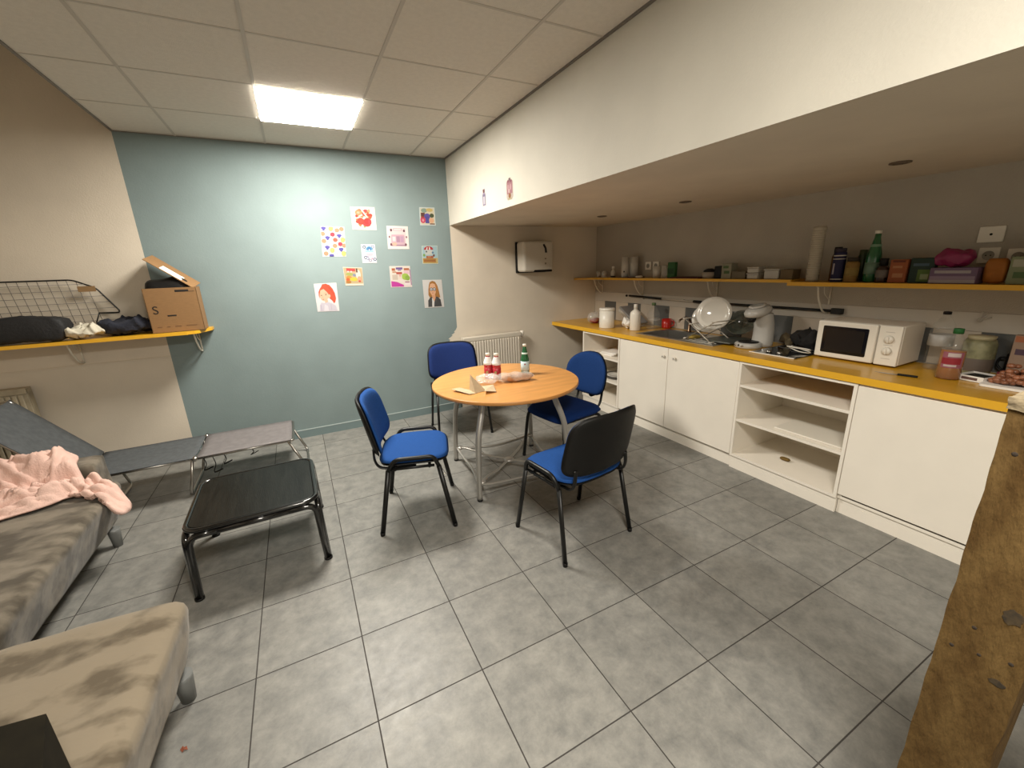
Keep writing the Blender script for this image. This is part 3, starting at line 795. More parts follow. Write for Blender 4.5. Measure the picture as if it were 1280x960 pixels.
# fruit pattern
S = []
R = random.Random(3)
fr = [('e8604c', 'c'), ('5a50a8', 'g'), ('f4e070', 'l'), ('f09070', 'c'), ('d83c50', 'c'), ('f4d860', 'l'), ('5a50a8', 'g')]
grid_ = [(.12,.93,1),(.42,.93,2),(.68,.88,3),(.88,.92,3),(.07,.76,3),(.48,.74,4),(.76,.69,1),(.26,.62,1),(.58,.56,0),(.90,.56,2),(.1,.52,3),(.78,.42,4),(.55,.36,3),(.22,.30,1),(.42,.21,2),(.80,.23,1),(.95,.37,3),(.15,.10,3),(.90,.10,2),(.38,.02,1)]
for x, y, k in grid_:
    c, ty = fr[k]
    if ty == 'g':
        for dx, dy in ((-.05, .02), (.05, .02), (0, -.03), (0, .03)): S.append((c, ell(x + dx, y + dy, .058, .044, 9)))
    else: S.append((c, ell(x, y, .105, .076 if ty == 'c' else .09, 12)))
    if ty == 'l': S.append(('7aa850', ell(x + .08, y + .02, .02, .04, 8)))
for x, y in ((.3,.77),(.24,.74),(.33,.45),(.4,.47),(.55,.07),(.62,.08),(.6,.8)): S.append(('d02840', ell(x, y, .018, .014, 8)))
poster([(.675, 1.959), (.876, 1.958), (.860, 1.696), (.657, 1.700)], 'poster of scattered colourful fruit on white, leftmost of the upper pictures', S, 'faf8f2')
S = blobs(5, 26, ['e85838', 'f08050', 'd83a30', 'f4a070', 'e04040'], .24, .76, .2, .84, .08, .17) + blobs(6, 10, ['f6e0c0', '8aa860'], .3, .7, .12, .85, .02, .05)
S += [('f09060', ell(.3, .75, .14, .12)), ('f4b090', ell(.3, .75, .06, .05)), ('e04030', ell(.36, .38, .15, .15)), ('d83030', ell(.62, .38, .13, .14)), ('8aa870', rc(.45, .1, .55, .16)), ('d04048', ell(.74, .35, .07, .12)), ('f8f0e0', [(.4, .9), (.46, .9), (.68, .55), (.62, .55)])]
poster([(.952, 2.133), (1.170, 2.134), (1.167, 1.930), (.950, 1.934)], 'poster with clustered orange and red shapes, top of the pictures', S, 'f6f2e6')
S = []
for x, y, c in ((.22, .86, '50607c'), (.82, .87, '8a90b0'), (.88, .2, '60688c'), (.25, .3, '4c5878'), (.55, .14, '9a90a8'), (.38, .26, '8890b0')):
    S.append((c, ell(x, y, .12, .09))); S.append(('eef0f4', ell(x, y, .06, .045)))
S += [('6ca8d0', ell(.56, .70, .26, .2, 10, 0, PI)), ('4880b8', ell(.56, .74, .14, .13)), ('eef0f4', ell(.56, .70, .05, .05)), ('a8d0e0', rc(.25, .58, .85, .68)), ('e8b8c8', rc(.3, .44, .8, .5)), ('c8a8c8', rc(.35, .36, .75, .40)), ('d0a0b8', ell(.7, .24, .06, .05))]
poster([(1.004, 1.802), (1.132, 1.801), (1.133, 1.630), (.999, 1.633)], 'smallest poster, white with small blue round drawings', S, 'f0f0f4')
S = [('f0dcdc', rc(.12, .1, .88, .92)), ('d8a8b4', rc(.3, .8, .7, .9)), ('f4e4e4', rc(.33, .82, .67, .88)), ('704858', ell(.2, .82, .05, .06)), ('704858', ell(.8, .8, .05, .06)), ('c898b0', rc(.36, .80, .64, .81)),
     ('d8b4c0', rc(.18, .16, .82, .58)), ('b890a8', rc(.42, .3, .58, .56)), ('c8a0bc', rc(.6, .3, .76, .56)), ('f0e0e4', rc(.24, .34, .38, .54)), ('a88098', rc(.18, .14, .85, .19)), ('805060', ell(.16, .2, .05, .06)), ('805060', ell(.85, .2, .05, .06)),
     ('e8c0a8', ell(.32, .22, .12, .07)), ('905868', ell(.1, .53, .035, .05)), ('905868', ell(.9, .53, .035, .05)), ('e0b0c0', rc(.2, .58, .8, .63))]
poster([(1.261, 1.971), (1.468, 1.967), (1.461, 1.753), (1.253, 1.757)], 'pale pink poster with a drawn shop front and border', S, 'faf2ec')
S = [('e8dcc0', rc(.05, .05, .95, .95)), ('90a898', ell(.3, .82, .2, .12)), ('d8c078', ell(.65, .85, .22, .1)), ('6a4038', rc(.08, .5, .34, .7)), ('6458b0', ell(.48, .5, .2, .17)), ('5850a0', rc(.35, .12, .6, .5)), ('4c5838', ell(.78, .55, .14, .12)),
     ('d84868', ell(.2, .3, .17, .18)), ('f0a0a8', ell(.2, .28, .07, .08)), ('f0b890', ell(.74, .28, .16, .15)), ('7a4830', rc(.62, .06, .94, .12)), ('a84838', rc(.08, .42, .3, .5))]
poster([(1.599, 2.147), (1.755, 2.147), (1.755, 1.976), (1.593, 1.978)], 'small poster with a blue purple figure, top right of the pictures', S, 'dce8e8')
S = [('a8c8d0', rc(.02, .3, .98, .98)), ('c8b070', rc(.02, .02, .98, .32)), ('b83038', ell(.42, .78, .3, .2, 12, 0, PI)), ('f0e8e0', [(.26, .78), (.34, .78), (.37, .93), (.31, .92)]), ('f0e8e0', [(.45, .78), (.54, .78), (.5, .93), (.45, .95)]),
     ('d0d0c8', rc(.2, .5, .66, .76)), ('4c5868', ell(.28, .68, .05, .05)), ('80a850', ell(.12, .48, .07, .08)), ('a86040', rc(.25, .3, .7, .44)), ('d08860', rc(.34, .36, .55, .42)), ('b07838', rc(.06, .08, .85, .28)), ('70382c', ell(.74, .46, .06, .07)), ('8a5830', rc(.1, .16, .8, .19)), ('6080a0', ell(.68, .62, .07, .06))]
poster([(1.589, 1.782), (1.753, 1.784), (1.748, 1.605), (1.584, 1.610)], 'small poster of a market stall under a red striped awning', S, 'e4ecd8')
S = [('c8b088', rc(.02, .1, .98, .97)), ('c84848', rc(.16, .78, .62, .94)), ('e8d8d0', rc(.2, .72, .28, .8)), ('e8d8d0', rc(.36, .72, .44, .8)), ('a8b060', ell(.3, .62, .2, .09)), ('e09040', ell(.25, .42, .16, .12)), ('d86030', ell(.18, .32, .1, .1)), ('d8c840', ell(.5, .35, .22, .11)),
     ('8890a8', ell(.55, .58, .09, .08)), ('f0e0d0', ell(.76, .6, .13, .28)), ('e8a888', ell(.8, .35, .12, .17)), ('5a3830', rc(.66, .72, .74, .95)), ('b87830', ell(.2, .2, .14, .08)), ('f4ecd8', rc(.12, .03, .98, .1)), ('c84030', ell(.8, .24, .07, .05))]
poster([(.816, 1.602), (.988, 1.590), (.983, 1.425), (.818, 1.430)], 'colourful poster of a fruit stall just above the red-haired portrait', S, 'e8e0cc')
S = [('ece0d4', rc(.03, .03, .97, .97)), ('705898', rc(.3, .84, .62, .94)), ('8878a8', rc(.38, .78, .55, .83)), ('b86840', rc(.1, .78, .26, .9)), ('b86840', rc(.68, .8, .94, .9)), ('c89878', rc(.12, .68, .3, .76)), ('b84838', rc(.3, .62, .58, .72)), ('e8c0c8', rc(.66, .62, .92, .78)),
     ('d0c0b0', rc(.1, .36, .36, .6)), ('a8c850', ell(.72, .5, .18, .16)), ('90b048', ell(.82, .44, .12, .12)), ('e8d8c8', rc(.4, .4, .56, .58)), ('e0a8a0', [(.4, .6), (.55, .6), (.47, .48)]), ('c838a0', [(.03, .03), (.62, .03), (.60, .12), (.30, .26), (.03, .30)]), ('f4e4e4', rc(.66, .08, .95, .24)), ('a06878', rc(.68, .22, .9, .27)), ('903890', rc(.955, .1, .985, .85))]
poster([(1.246, 1.596), (1.450, 1.592), (1.453, 1.385), (1.240, 1.391)], 'busy pink, orange and green poster with a magenta corner', S, 'f2e6e0')
S = [('f4eef0', rc(.02, .02, .98, .98)),
     ('e05838', [(.30, .88), (.36, .97), (.52, .985), (.68, .93), (.80, .80), (.88, .64), (.91, .46), (.86, .34), (.80, .28), (.72, .38), (.62, .46), (.55, .6), (.4, .78), (.22, .80)]),
     ('f0c8a8', [(.18, .62), (.19, .74), (.28, .81), (.40, .80), (.54, .68), (.62, .56), (.60, .48), (.50, .44), (.42, .38), (.34, .37), (.24, .42), (.19, .52)]),
     ('e05838', [(.22, .80), (.16, .70), (.15, .56), (.17, .46), (.19, .6), (.25, .76), (.42, .81), (.58, .64), (.60, .7), (.42, .9)]),
     ('f0c8a8', ell(.62, .55, .05, .06)), ('c84830', [(.5, .92), (.62, .84), (.76, .68), (.84, .5), (.80, .66), (.68, .84)]),
     ('786850', ell(.47, .60, .035, .018)), ('786850', ell(.27, .58, .03, .016)), ('c88868', rc(.42, .645, .52, .655)), ('c87068', ell(.33, .44, .035, .014)), ('d8a080', rc(.31, .50, .33, .54)),
     ('e4c4a4', [(.38, .42), (.52, .44), (.54, .28), (.40, .26)]), ('d8d0dc', [(.12, .02), (.14, .22), (.22, .33), (.40, .30), (.52, .34), (.68, .30), (.86, .2), (.92, .02)]), ('ece4ec', [(.3, .02), (.36, .26), (.5, .2), (.52, .02)]), ('b8acc4', rc(.18, .02, .2, .24)), ('c4b8cc', rc(.64, .05, .66, .26))]
poster([(.544, 1.461), (.739, 1.462), (.731, 1.198), (.540, 1.206)], 'portrait drawing of a person with long red hair, bottom left picture', S, 'f4f0f0')
S = [('e4e0dc', rc(.02, .02, .98, .98)),
     ('b07838', [(.30, .80), (.36, .92), (.50, .965), (.64, .93), (.74, .80), (.80, .58), (.84, .36), (.68, .34), (.32, .34), (.24, .46), (.26, .66)]),
     ('f0b890', [(.32, .72), (.38, .85), (.5, .88), (.62, .84), (.66, .68), (.62, .52), (.5, .43), (.40, .46), (.33, .56)]),
     ('f0b890', rc(.42, .30, .58, .48)), ('c08040', [(.62, .9), (.72, .8), (.74, .5), (.70, .4), (.67, .6), (.66, .78)]),
     ('30282c', ell(.41, .665, .085, .062)), ('d8d8dc', ell(.41, .665, .062, .045)), ('30282c', ell(.57, .665, .085, .062)), ('d8d8dc', ell(.57, .665, .062, .045)), ('30282c', rc(.47, .668, .51, .68)), ('403028', ell(.41, .665, .018, .018)), ('403028', ell(.57, .665, .018, .018)),
     ('c06850', ell(.47, .53, .04, .012)), ('d89870', rc(.48, .57, .5, .62)),
     ('484848', [(.18, .03), (.20, .26), (.30, .36), (.42, .40), (.5, .2), (.58, .40), (.72, .38), (.84, .28), (.88, .03)]), ('ece8e4', [(.38, .03), (.41, .36), (.5, .30), (.56, .36), (.50, .16), (.48, .03)]), ('e8a880', [(.44, .44), (.58, .46), (.60, .36), (.52, .22), (.46, .30)]), ('585858', [(.6, .34), (.66, .34), (.6, .14)])]
poster([(1.565, 1.449), (1.770, 1.444), (1.776, 1.160), (1.564, 1.164)], 'portrait drawing of a person in glasses and dark jacket, bottom right picture', S, 'e8e4de')
# two small cut-out stickers on the bulkhead
def sticker(y, z, w, h, label, shapes, outline, paper):
    b = MB()
    def P(u, v, o): return (-o, -(u - .5) * w, (v - .5) * h)
    b.m(ink(paper)); b.face([P(u, v, .0009) for u, v in outline])
    for k, (c, pts) in enumerate(shapes): b.m(ink(c)); b.face([P(u, v, .0011 + k * .00004) for u, v in pts])
    # real thickness
    b.m(ink(paper)); n = len(outline)
    for i in range(n):
        p, q = outline[i], outline[(i + 1) % n]; b.face([P(*p, .0009), P(*q, .0009), P(*q, .0001), P(*p, .0001)])
    o = b.out('wall_sticker', loc=(XB, y, z), recalc=False); tag(o, label, 'sticker', 'stickers on the bulkhead')
sticker(1.80, 2.11, .085, .135, 'small sticker of a purple capped bottle on the bulkhead, left of two', [('8c80a0', rc(.16, .06, .84, .68)), ('e0d8e4', rc(.3, .12, .7, .56)), ('7a4c50', rc(.28, .78, .72, .97)), ('b0a4c0', [(.2, .68), (.8, .68), (.66, .78), (.34, .78)])], [(.1, .02), (.9, .02), (.92, .7), (.74, .8), (.74, 1), (.26, 1), (.26, .8), (.08, .7)], 'dcd0d8')
sticker(1.33, 2.10, .115, .15, 'larger sticker of a jar with pink fruit on the bulkhead, right of two', [('b88088', rc(.12, .28, .88, .84)), ('d8a8ac', ell(.3, .6, .12, .12)), ('d8a8ac', ell(.62, .58, .14, .14)), ('e8c8c4', ell(.4, .42, .1, .1)), ('9a5868', ell(.3, .86, .16, .06)), ('9a5868', ell(.66, .84, .18, .06)), ('705058', rc(.42, .88, .62, .99)), ('a06838', ell(.5, .2, .18, .12)), ('c0b880', rc(.25, .04, .75, .09))], [(.2, .0), (.8, .0), (.96, .12), (.96, .8), (.7, .95), (.62, 1), (.4, 1), (.3, .95), (.04, .8), (.04, .12)], 'd8c8bc')

# ------------------------------------------------------------------ things on the round table
m_greenb = mat('green glass', (.015, .13, .045), .08, trans=.25, coat=.4)
m_lblw = mat('pale blue label', (.50, .62, .66), .5)
def bottle(name, label, loc, prof, body, cap=None, bands=(), cat='bottle', liquid=None, group=None, seg=20, rz=0):
    t = thing(name, label, cat, loc, rz, group)
    b = MB().m(body); b.lathe([(0, 0)] + prof + [(0, prof[-1][1])], seg=seg, cap=False); b.out('body', t)
    if cap:
        r, z0, z1, m = cap; b = MB().m(m); b.lathe([(0, z0), (r, z0), (r, z1 - .002), (r - .002, z1), (0, z1)], seg=16, cap=False); b.out('cap', t)
    for nm, r, z0, z1, m in bands:
        b = MB().m(m); b.lathe([(r - .001, z0), (r, z0 + .0005), (r, z1 - .0005), (r - .001, z1)], seg=seg, cap=False); b.out(nm, t)
    if liquid:
        r, z1, m = liquid; b = MB().m(m); b.lathe([(0, .003), (r, .003), (r, z1), (0, z1)], seg=seg, cap=False); b.out('liquid', t)
    return t
PB = [(.030, .0), (.033, .008), (.033, .10), (.031, .125), (.020, .175), (.0135, .205), (.0135, .225)]
t = bottle('water_bottle', 'green sparkling water bottle with white cap and pale blue label on the round table', (1.875, 1.118, .741), PB, m_greenb, (.0145, .218, .236, m_wpl), (('label', .0337, .03, .105, m_lblw), ('neck_label', .0235, .150, .172, mat('neck label', (.55, .66, .6), .5))), rz=math.radians(240))
b = MB().m(ink('c84840')); b.prism([(.010 * (1 if i % 2 == 0 else .45) * math.cos(PI/2 + i * PI / 5), .010 * (1 if i % 2 == 0 else .45) * math.sin(PI/2 + i * PI / 5)) for i in range(10)], 0, .0008, M=T(.0336, 0, .085) @ Rz(PI/2) @ Rx(PI/2)); b.out('star_mark', t)
m_red = mat('red berry drink', (.42, .02, .03), .15, coat=.3)
m_redl = mat('white bottle wrap', (.72, .68, .66), .5)
for i, (x, y) in enumerate(((1.585, 1.165), (1.632, 1.118))):
    t = bottle('juice_bottle', ('red drink bottle with white cap on the round table, the one farther from camera', 'red drink bottle with dark label mark on the round table, nearer of two')[i], (x, y, .741), [(.030, 0), (.032, .006), (.032, .09), (.033, .11), (.028, .14), (.016, .168), (.015, .185)], m_red, (.0175, .176, .194, m_wpl), (('wrap', .0338, .108, .130, m_redl), ('label', .0328, .03, .085, mat('dark red label', (.40, .02, .035), .4))), group='red drink bottles on the round table')
    b = MB().m(m_redl); b.lathe([(.0335, .126), (.029, .142), (.018, .168)], seg=20, cap=False); b.out('shoulder_wrap', t)
    b = MB().m(ink('d8c088')); b.prism(ell(0, 0, .010, .010, 12), 0, .0008, M=T(-.022, -.0255, .055) @ Rz(math.radians(-40)) @ Rx(PI/2)); b.out('crest', t)
# brown paper bag / open napkins
m_kraft = mat('kraft paper', (.50, .385, .245), .8, var=.08, vscale=20)
def sheet(name, quads, material, th=.0012):
    b = MB().m(material)
    for q in quads: b.face(q)
    bmesh.ops.remove_doubles(b.bm, verts=b.bm.verts[:], dist=.0005)
    o = b.out(name, recalc=True); s = o.modifiers.new('solid', 'SOLIDIFY'); s.thickness = th; s.offset = 0
    return o
z = .7425
A, B_, C_, D_ = (1.225, .985, z + .016), (1.30, .845, z + .004), (1.375, .905, z + .035), (1.30, 1.03, z + .004)
E1, F1 = (1.345, .93, z + .115), (1.43, .87, z)
G1, H1, I1 = (1.475, .80, z + .004), (1.515, .93, z + .014), (1.385, .80, z + .022)
o = sheet('paper_bag', [[A, B_, (1.335, .93, z + .006), D_], [(1.335, .93, z + .006), E1, (1.345, .85, z)], [B_, (1.345, .85, z), (1.335, .93, z + .006)], [(1.345, .85, z), E1, F1], [E1, (1.42, .99, z), F1], [F1, (1.42, .99, z), H1], [I1, F1, H1, G1]], m_kraft)
tag(o, 'unfolded brown kraft paper bag standing like a tent on the round table', 'paper bag')
# bread in plastic
m_bread = mat('bread crust', (.42, .20, .09), .7, var=.25, vscale=25)
t = thing('bread_bag', 'loaf end in a crumpled clear plastic bag lying on the round table', 'bread', (1.70, .985, .742), math.radians(-18))
b = MB().m(m_bread); b.pad(.24, .075, .05, lambda u, v, w: (u + .03, v + .01 * math.sin(u * 20), .026 + w + .003 * math.sin(u * 60)), ex=2.6, tprof=3); b.out('loaf', t)
m_film = mat('plastic film', (.75, .72, .68), .12, alpha=.32, spec=1, bump=.6, bscale=60)
b = MB().m(m_film); 
b.pad(.30, .10, .062, lambda u, v, w: (u + .01, v * (1 + .2 * math.sin(u * 40)), .033 + w + .004 * math.sin(u * 70 + v * 50)), ex=2.6, tprof=3); b.out('film', t)
b = MB().m(m_film); b.pad(.17, .13, .05, lambda u, v, w: (u - .19, v * (1 + .25 * math.sin(u * 50)) - .01, .036 + w + .009 * math.sin(u * 70 + v * 90)), ex=2.4, tprof=3); b.out('film_tail', t)

# ------------------------------------------------------------------ things on the worktop
ZW = ZT + .0012
def cyl_thing(name, label, cat, loc, prof, material, parts=(), group=None, seg=22):
    t = thing(name, label, cat, loc, 0, group)
    b = MB().m(material); b.lathe(prof, seg=seg, cap=False); b.out('body', t)
    for nm, p, m in parts:
        b = MB().m(m); b.lathe(p, seg=seg, cap=False); b.out(nm, t)
    return t
m_cling = mat('clear cup plastic', (.7, .68, .63), .1, alpha=.35, spec=.8)
t = thing('package', 'clear plastic wrapped packet with red contents beside the white canister at the far worktop end', 'packet', (3.45, 2.26, ZW), .4)
b = MB().m(ink('c83048')); b.pad(.15, .10, .05, lambda u, v, w: (u, v, .027 + w + .004 * math.sin(u * 80)), ex=3, tprof=4); b.out('contents', t)
b = MB().m(m_cling); b.pad(.22, .14, .11, lambda u, v, w: (u - .01, v, .066 + w + .008 * math.sin(u * 60 + v * 70)), ex=2.6, tprof=3); b.out('wrapper', t)
cyl_thing('canister', 'plain white lidded canister standing near the far end of the worktop', 'canister', (3.31, 1.885, ZW), [(0, 0), (.078, 0), (.08, .004), (.08, .185), (0, .185)], m_wpl, (('lid', [(.0, .1855), (.082, .1855), (.083, .19), (.083, .204), (.079, .208), (0, .208)], m_wpl),))
t = bottle('detergent_bottle', 'slim white plastic bottle with nozzle in front of the tiled wall', (3.40, 1.555, ZW), [(.050, 0), (.053, .006), (.053, .165), (.047, .185), (.022, .205), (.018, .212)], m_wpl, (.019, .212, .262, m_wpl))
t = thing('dish_cloth', 'crumpled white cloth behind the white bottle on the worktop', 'cloth', (3.44, 1.70, ZW), .6)
b = MB().m(m_paper); b.pad(.18, .13, .08, lambda u, v, w: rump((u * .8, v * .8, .055 + w), .03, 22), ex=2.8, tprof=3, n=64, rings=14); b.out('cloth_body', t)
t = thing('folded_tray', 'grey lidded tray leaning against the beige wall tiles behind the white bottle', 'tray', (3.60, 1.82, ZW + .032))
Mt = Ry(math.radians(-0)) @ Rx(math.radians(32))
b = MB().m(mat('grey lid', (.22, .21, .20), .4)); b.box(-.09, .09, -.17, .14, .012, .034, .008, M=T(0, 0, .075) @ Mt); b.out('lid', t)
b = MB().m(m_cling); b.box(-.085, .085, -.16, .14, -.03, .011, .008, M=T(0, 0, .075) @ Mt); b.out('tray_body', t)
t = bottle('empty_bottle', 'clear empty plastic bottle with pale green cap next to the red mug', (3.62, 1.53, ZW), [(.062, 0), (.068, .01), (.068, .06), (.062, .08), (.068, .10), (.066, .15), (.04, .20), (.02, .225), (.018, .24)], m_glass, (.021, .236, .262, ink('7a9a68')), (('label', .0688, .085, .10, m_cling),))
# red mug
def mug(label, loc, rz, material, r=.045, h=.085, group=None, name='mug'):
    t = thing(name, label, 'mug', loc, rz, group)
    b = MB().m(material); b.lathe([(0, 0), (r * .85, 0), (r, .012), (r, h), (r - .005, h), (r - .006, .012), (0, .008)], seg=24, cap=False); b.out('body', t)
    b = MB().m(material); b.tube(cr([(r - .003, 0, h * .82), (r + .022, 0, h * .78), (r + .026, 0, h * .45), (r - .004, 0, h * .2)], 5), .0055, 8, cap=False); b.out('handle', t)
    return t
m_rmug = mat('red glaze', (.42, .015, .012), .2, coat=.4)
mug('glossy red mug against the tiles behind the sink', (3.735, 1.455, ZW), math.radians(-70), m_rmug, .05, .095)
# sponge
t = MB().m(ink('c8a848')); t.box(-.045, .045, -.03, .03, 0, .022, .004); tag(t.out('sponge', loc=(3.45, .965 - .09, ZW + .004)), 'yellow sponge lying on the steel sink edge', 'sponge')
# dish rack: X shaped folding rack
t = thing('dish_rack', 'folding metal X-shaped dish rack standing over the sink drainer', 'dish rack', (3.46, .74, ZW + .005), math.radians(-6))
m_rackw = mat('rack steel', (.55, .51, .44), .35, metal=.7)
for xx in (-.11, .11):
    b = MB().m(m_rackw); b.tube([(xx, -.13, .006), (xx, .17, .175)], .0065, 8, flat=.6); b.tube([(xx + .013, .15, .006), (xx + .013, -.15, .175)], .0065, 8, flat=.6); b.out('cross_frame', t)
b = MB().m(m_rackw)
for y, z in ((-.15, .175), (.17, .175), (-.13, .006), (.15, .006), (-.075, .135), (.095, .135)):
    b.tube([(-.13, y, z), (.14, y, z)], .0045, 8)
b.out('rails', t)
b = MB().m(m_rackw)
for k in range(6):
    xx = -.085 + k * .034
    b.tube([(xx, -.075, .135), (xx, .01, .088), (xx, .095, .135)], .0018, 5)
b.out('wires', t)
m_por = mat('white porcelain', (.66, .63, .57), .12, coat=.5)
def plate_prof(r): return [(0, 0), (r * .55, 0), (r * .66, .006), (r, .018), (r, .021), (r * .70, .0125), (r * .60, .0045), (0, .0038)]
def plate(label, M4, r=.13, group='plates in the dish rack', material=None):
    b = MB().m(material or m_por); b.lathe(plate_prof(r), seg=40, cap=False)
    o = b.out('plate'); o.matrix_world = M4; return tag(o, label, 'plate', group)
plate('large white plate standing upright in the dish rack', T(3.50, .735, 1.108) @ Rz(math.radians(212)) @ Ry(math.radians(76)), .137)
plate('white plate leaning behind the front plate in the rack', T(3.53, .83, 1.055) @ Rz(math.radians(205)) @ Ry(math.radians(74)), .115)
b = MB().m(mat('smoked glass', (.10, .11, .085), .1, alpha=.6, coat=.5)); b.lathe([(0, .0), (.06, .0), (.10, .05), (.115, .085), (.112, .085), (.097, .052), (.058, .004), (0, .004)], seg=30, cap=False)
o = b.out('bowl', loc=(3.64, .60, 1.0)); o.matrix_world = T(3.655, .575, .99) @ Rz(math.radians(200)) @ Ry(math.radians(50)); tag(o, 'smoky glass bowl tilted between the dish rack and coffee machine', 'bowl')
# second dark tray under the rack
b = MB().m(mat('dark drip tray', (.05, .055, .045), .35)); b.box(-.15, .15, -.13, .13, 0, .014, .006)
tag(b.out('drip_tray', loc=(3.52, .60, ZW + .012)), 'dark flat tray lying under the dish rack', 'tray')

# coffee machine: round pad coffee maker
m_cof = mat('grey white plastic', (.42, .405, .375), .35, coat=.2)
t = thing('coffee_machine', 'grey rounded pad coffee machine between the dish rack and the hob', 'coffee machine', (3.50, .355, ZW), math.radians(170))
def ext(b, outline, z0, z1, M=None): b.prism(outline, z0, z1, M)
b = MB().m(m_cof); b.lathe([(0, 0), (.088, 0), (.096, .008), (.094, .03), (.084, .040), (0, .040)], c=(.06, 0, 0), seg=32, cap=False); b.out('drip_base', t)
b = MB().m(m_blkpl); b.lathe([(0, .0405), (.07, .0405), (.072, .046), (.0, .046)], c=(.06, 0, 0), seg=28, cap=False); b.out('cup_grate', t)
b = MB().m(m_cof)
rows = []
for k in range(13):
    q = k / 12; zc_ = .003 + q * .255; off = -.070 - .012 * math.sin(q * PI) + .02 * q * q; rx_ = .062 + .010 * (1 - q) ; ry_ = .072 + .006 * (1 - q)
    rows.append([b.bm.verts.new((off + rx_ * math.cos(2*PI*i/24), ry_ * math.sin(2*PI*i/24), zc_)) for i in range(24)])
fs = [b.bm.faces.new([rows[k][i], rows[k][(i+1) % 24], rows[k+1][(i+1) % 24], rows[k+1][i]]) for k in range(12) for i in range(24)]
b._tag(fs, True); b._tag([b.bm.faces.new(rows[0][::-1]), b.bm.faces.new(rows[-1])], False); b.out('column', t)
b = MB().m(m_cof); b.lathe([(0, 0), (.060, 0), (.078, .012), (.080, .035), (.070, .056), (.045, .066), (0, .070)], seg=32, cap=False, M=T(-.005, 0, .245) @ Ry(math.radians(14)) @ Matrix.Diagonal((1.35, 1, 1, 1))); b.out('head', t)
b = MB().m(mat('lid ring', (.5, .48, .44), .25, coat=.4)); b.lathe([(.045, .0), (.055, .004), (.055, .008), (.040, .012)], seg=28, cap=False, M=T(.012, 0, .309) @ Ry(math.radians(14)) @ Matrix.Diagonal((1.2, 1, 1, 1))); b.out('lid_ring', t)
b = MB().m(m_blkpl); b.lathe([(0, 0), (.022, 0), (.030, .02), (.030, .05), (0, .05)], c=(.055, 0, .195), seg=18, cap=False); b.out('spout', t)
for yy in (-.03, 0, .03):
    b = MB().m(m_chrome if yy else m_blkpl); b.lathe([(0, 0), (.009, 0), (.008, .004), (0, .005)], M=T(.152, yy, .024) @ Rz(math.atan2(yy, .09)) @ Ry(PI/2), seg=12); b.out('button', t)
# hob
t = thing('hob', 'black glass two-plate hob with steel edge set on the worktop before the microwave', 'hob', (3.52, .16, ZW), 0)
b = MB().m(mat('black glass', (.012, .012, .012), .08, coat=.8)); b.box(-.225, .24, -.225, .092, 0, .006, .002); b.out('glass_top', t)
b = MB().m(m_wpl); b.box(-.237, -.2255, -.225, .092, 0, .0075, .002); b.out('front_trim', t)
for yy in (-.03, .045):
    b = MB().m(m_chrome); b.lathe([(0, .0062), (.018, .0062), (.017, .018), (.012, .022), (0, .022)], c=(-.17, yy - .06, 0), seg=16, cap=False); b.out('knob', t)
for (xx, yy, rr) in ((.06, -.12, .075), (.13, .02, .06)):
    b = MB().m(mat('ring mark', (.10, .10, .10), .3)); b.lathe([(rr, .0062), (rr, .0072), (rr + .004, .0072), (rr + .004, .0062)], c=(xx, yy, 0), seg=32, cap=False); b.out('cooking_zone', t)
# bundled white cable
P = []
for k in range(60):
    a = k / 60 * 2 * PI * 2.3; rr = .055 + .012 * math.sin(a * 1.7)
    P.append((3.47 + rr * 1.0 * math.cos(a), .01 + rr * 1.1 * math.sin(a), ZW + .012 + .014 * (1 + math.sin(a * .9)) + .0004 * k))
b = MB().m(m_wpl); b.tube(P, .0035, 6); tag(b.out('cable'), 'loosely coiled white cable lying on the black hob', 'cable')
# dark cap and brown cloth
b = MB().m(mat('black cloth', (.012, .011, .010), .9, bump=.4, bscale=80)); b.pad(.22, .17, .10, lambda u, v, w: rump((3.70 + v * .75, .08 + u, ZW + .075 + w * 1.0 + .012 * math.sin(u * 40 + v * 30)), .035, 16), ex=2.8, tprof=3, back=.058, n=80, rings=18)
tag(b.out('cloth'), 'black crumpled cloth heap behind the hob against the wall', 'cloth')
b = MB().m(mat('brown cloth', (.10, .075, .04), .9, var=.3, vscale=30)); b.pad(.15, .13, .07, lambda u, v, w: rump((3.72 + v * .8, .225 + u * .8, ZW + .055 + w + .01 * math.sin(u * 50)), .024, 20), ex=2.8, tprof=3, back=.036, n=64, rings=14)
tag(b.out('cloth'), 'brown cloth beside the black cloth and behind the coffee machine', 'cloth')

# microwave
t = thing('microwave', 'white microwave oven with dark window and two dials on the worktop', 'microwave', (3.64, -.305, ZW), 0)
b = MB().m(m_wpl); b.box(-.135, .135, -.225, .225, .012, .25, .006); b.out('casing', t)
b = MB().m(m_wpl); b.box(-.158, -.136, -.105, .224, .010, .249, .008, 3); d = b.out('door', t)
b = MB().m(mat('microwave window', (.006, .005, .004), .12, spec=.35)); b.prism(rrect(-.065, .188, .042, .218, .008), .0, .0012, M=T(-.1583, 0, 0) @ Matrix(((0, 0, -1, 0), (1, 0, 0, 0), (0, 1, 0, 0), (0, 0, 0, 1)))); b.out('window', d)
b = MB().m(mat('window mesh', (.014, .011, .008), .2, spec=.3)); b.prism(rrect(-.045, .168, .06, .2, .005), .0, .0004, M=T(-.1597, 0, 0) @ Matrix(((0, 0, -1, 0), (1, 0, 0, 0), (0, 1, 0, 0), (0, 0, 0, 1)))); b.out('window_screen', d)
b = MB().m(m_wpl); b.box(-.155, -.136, -.224, -.112, .010, .249, .005, 2); p_ = b.out('control_panel', t)
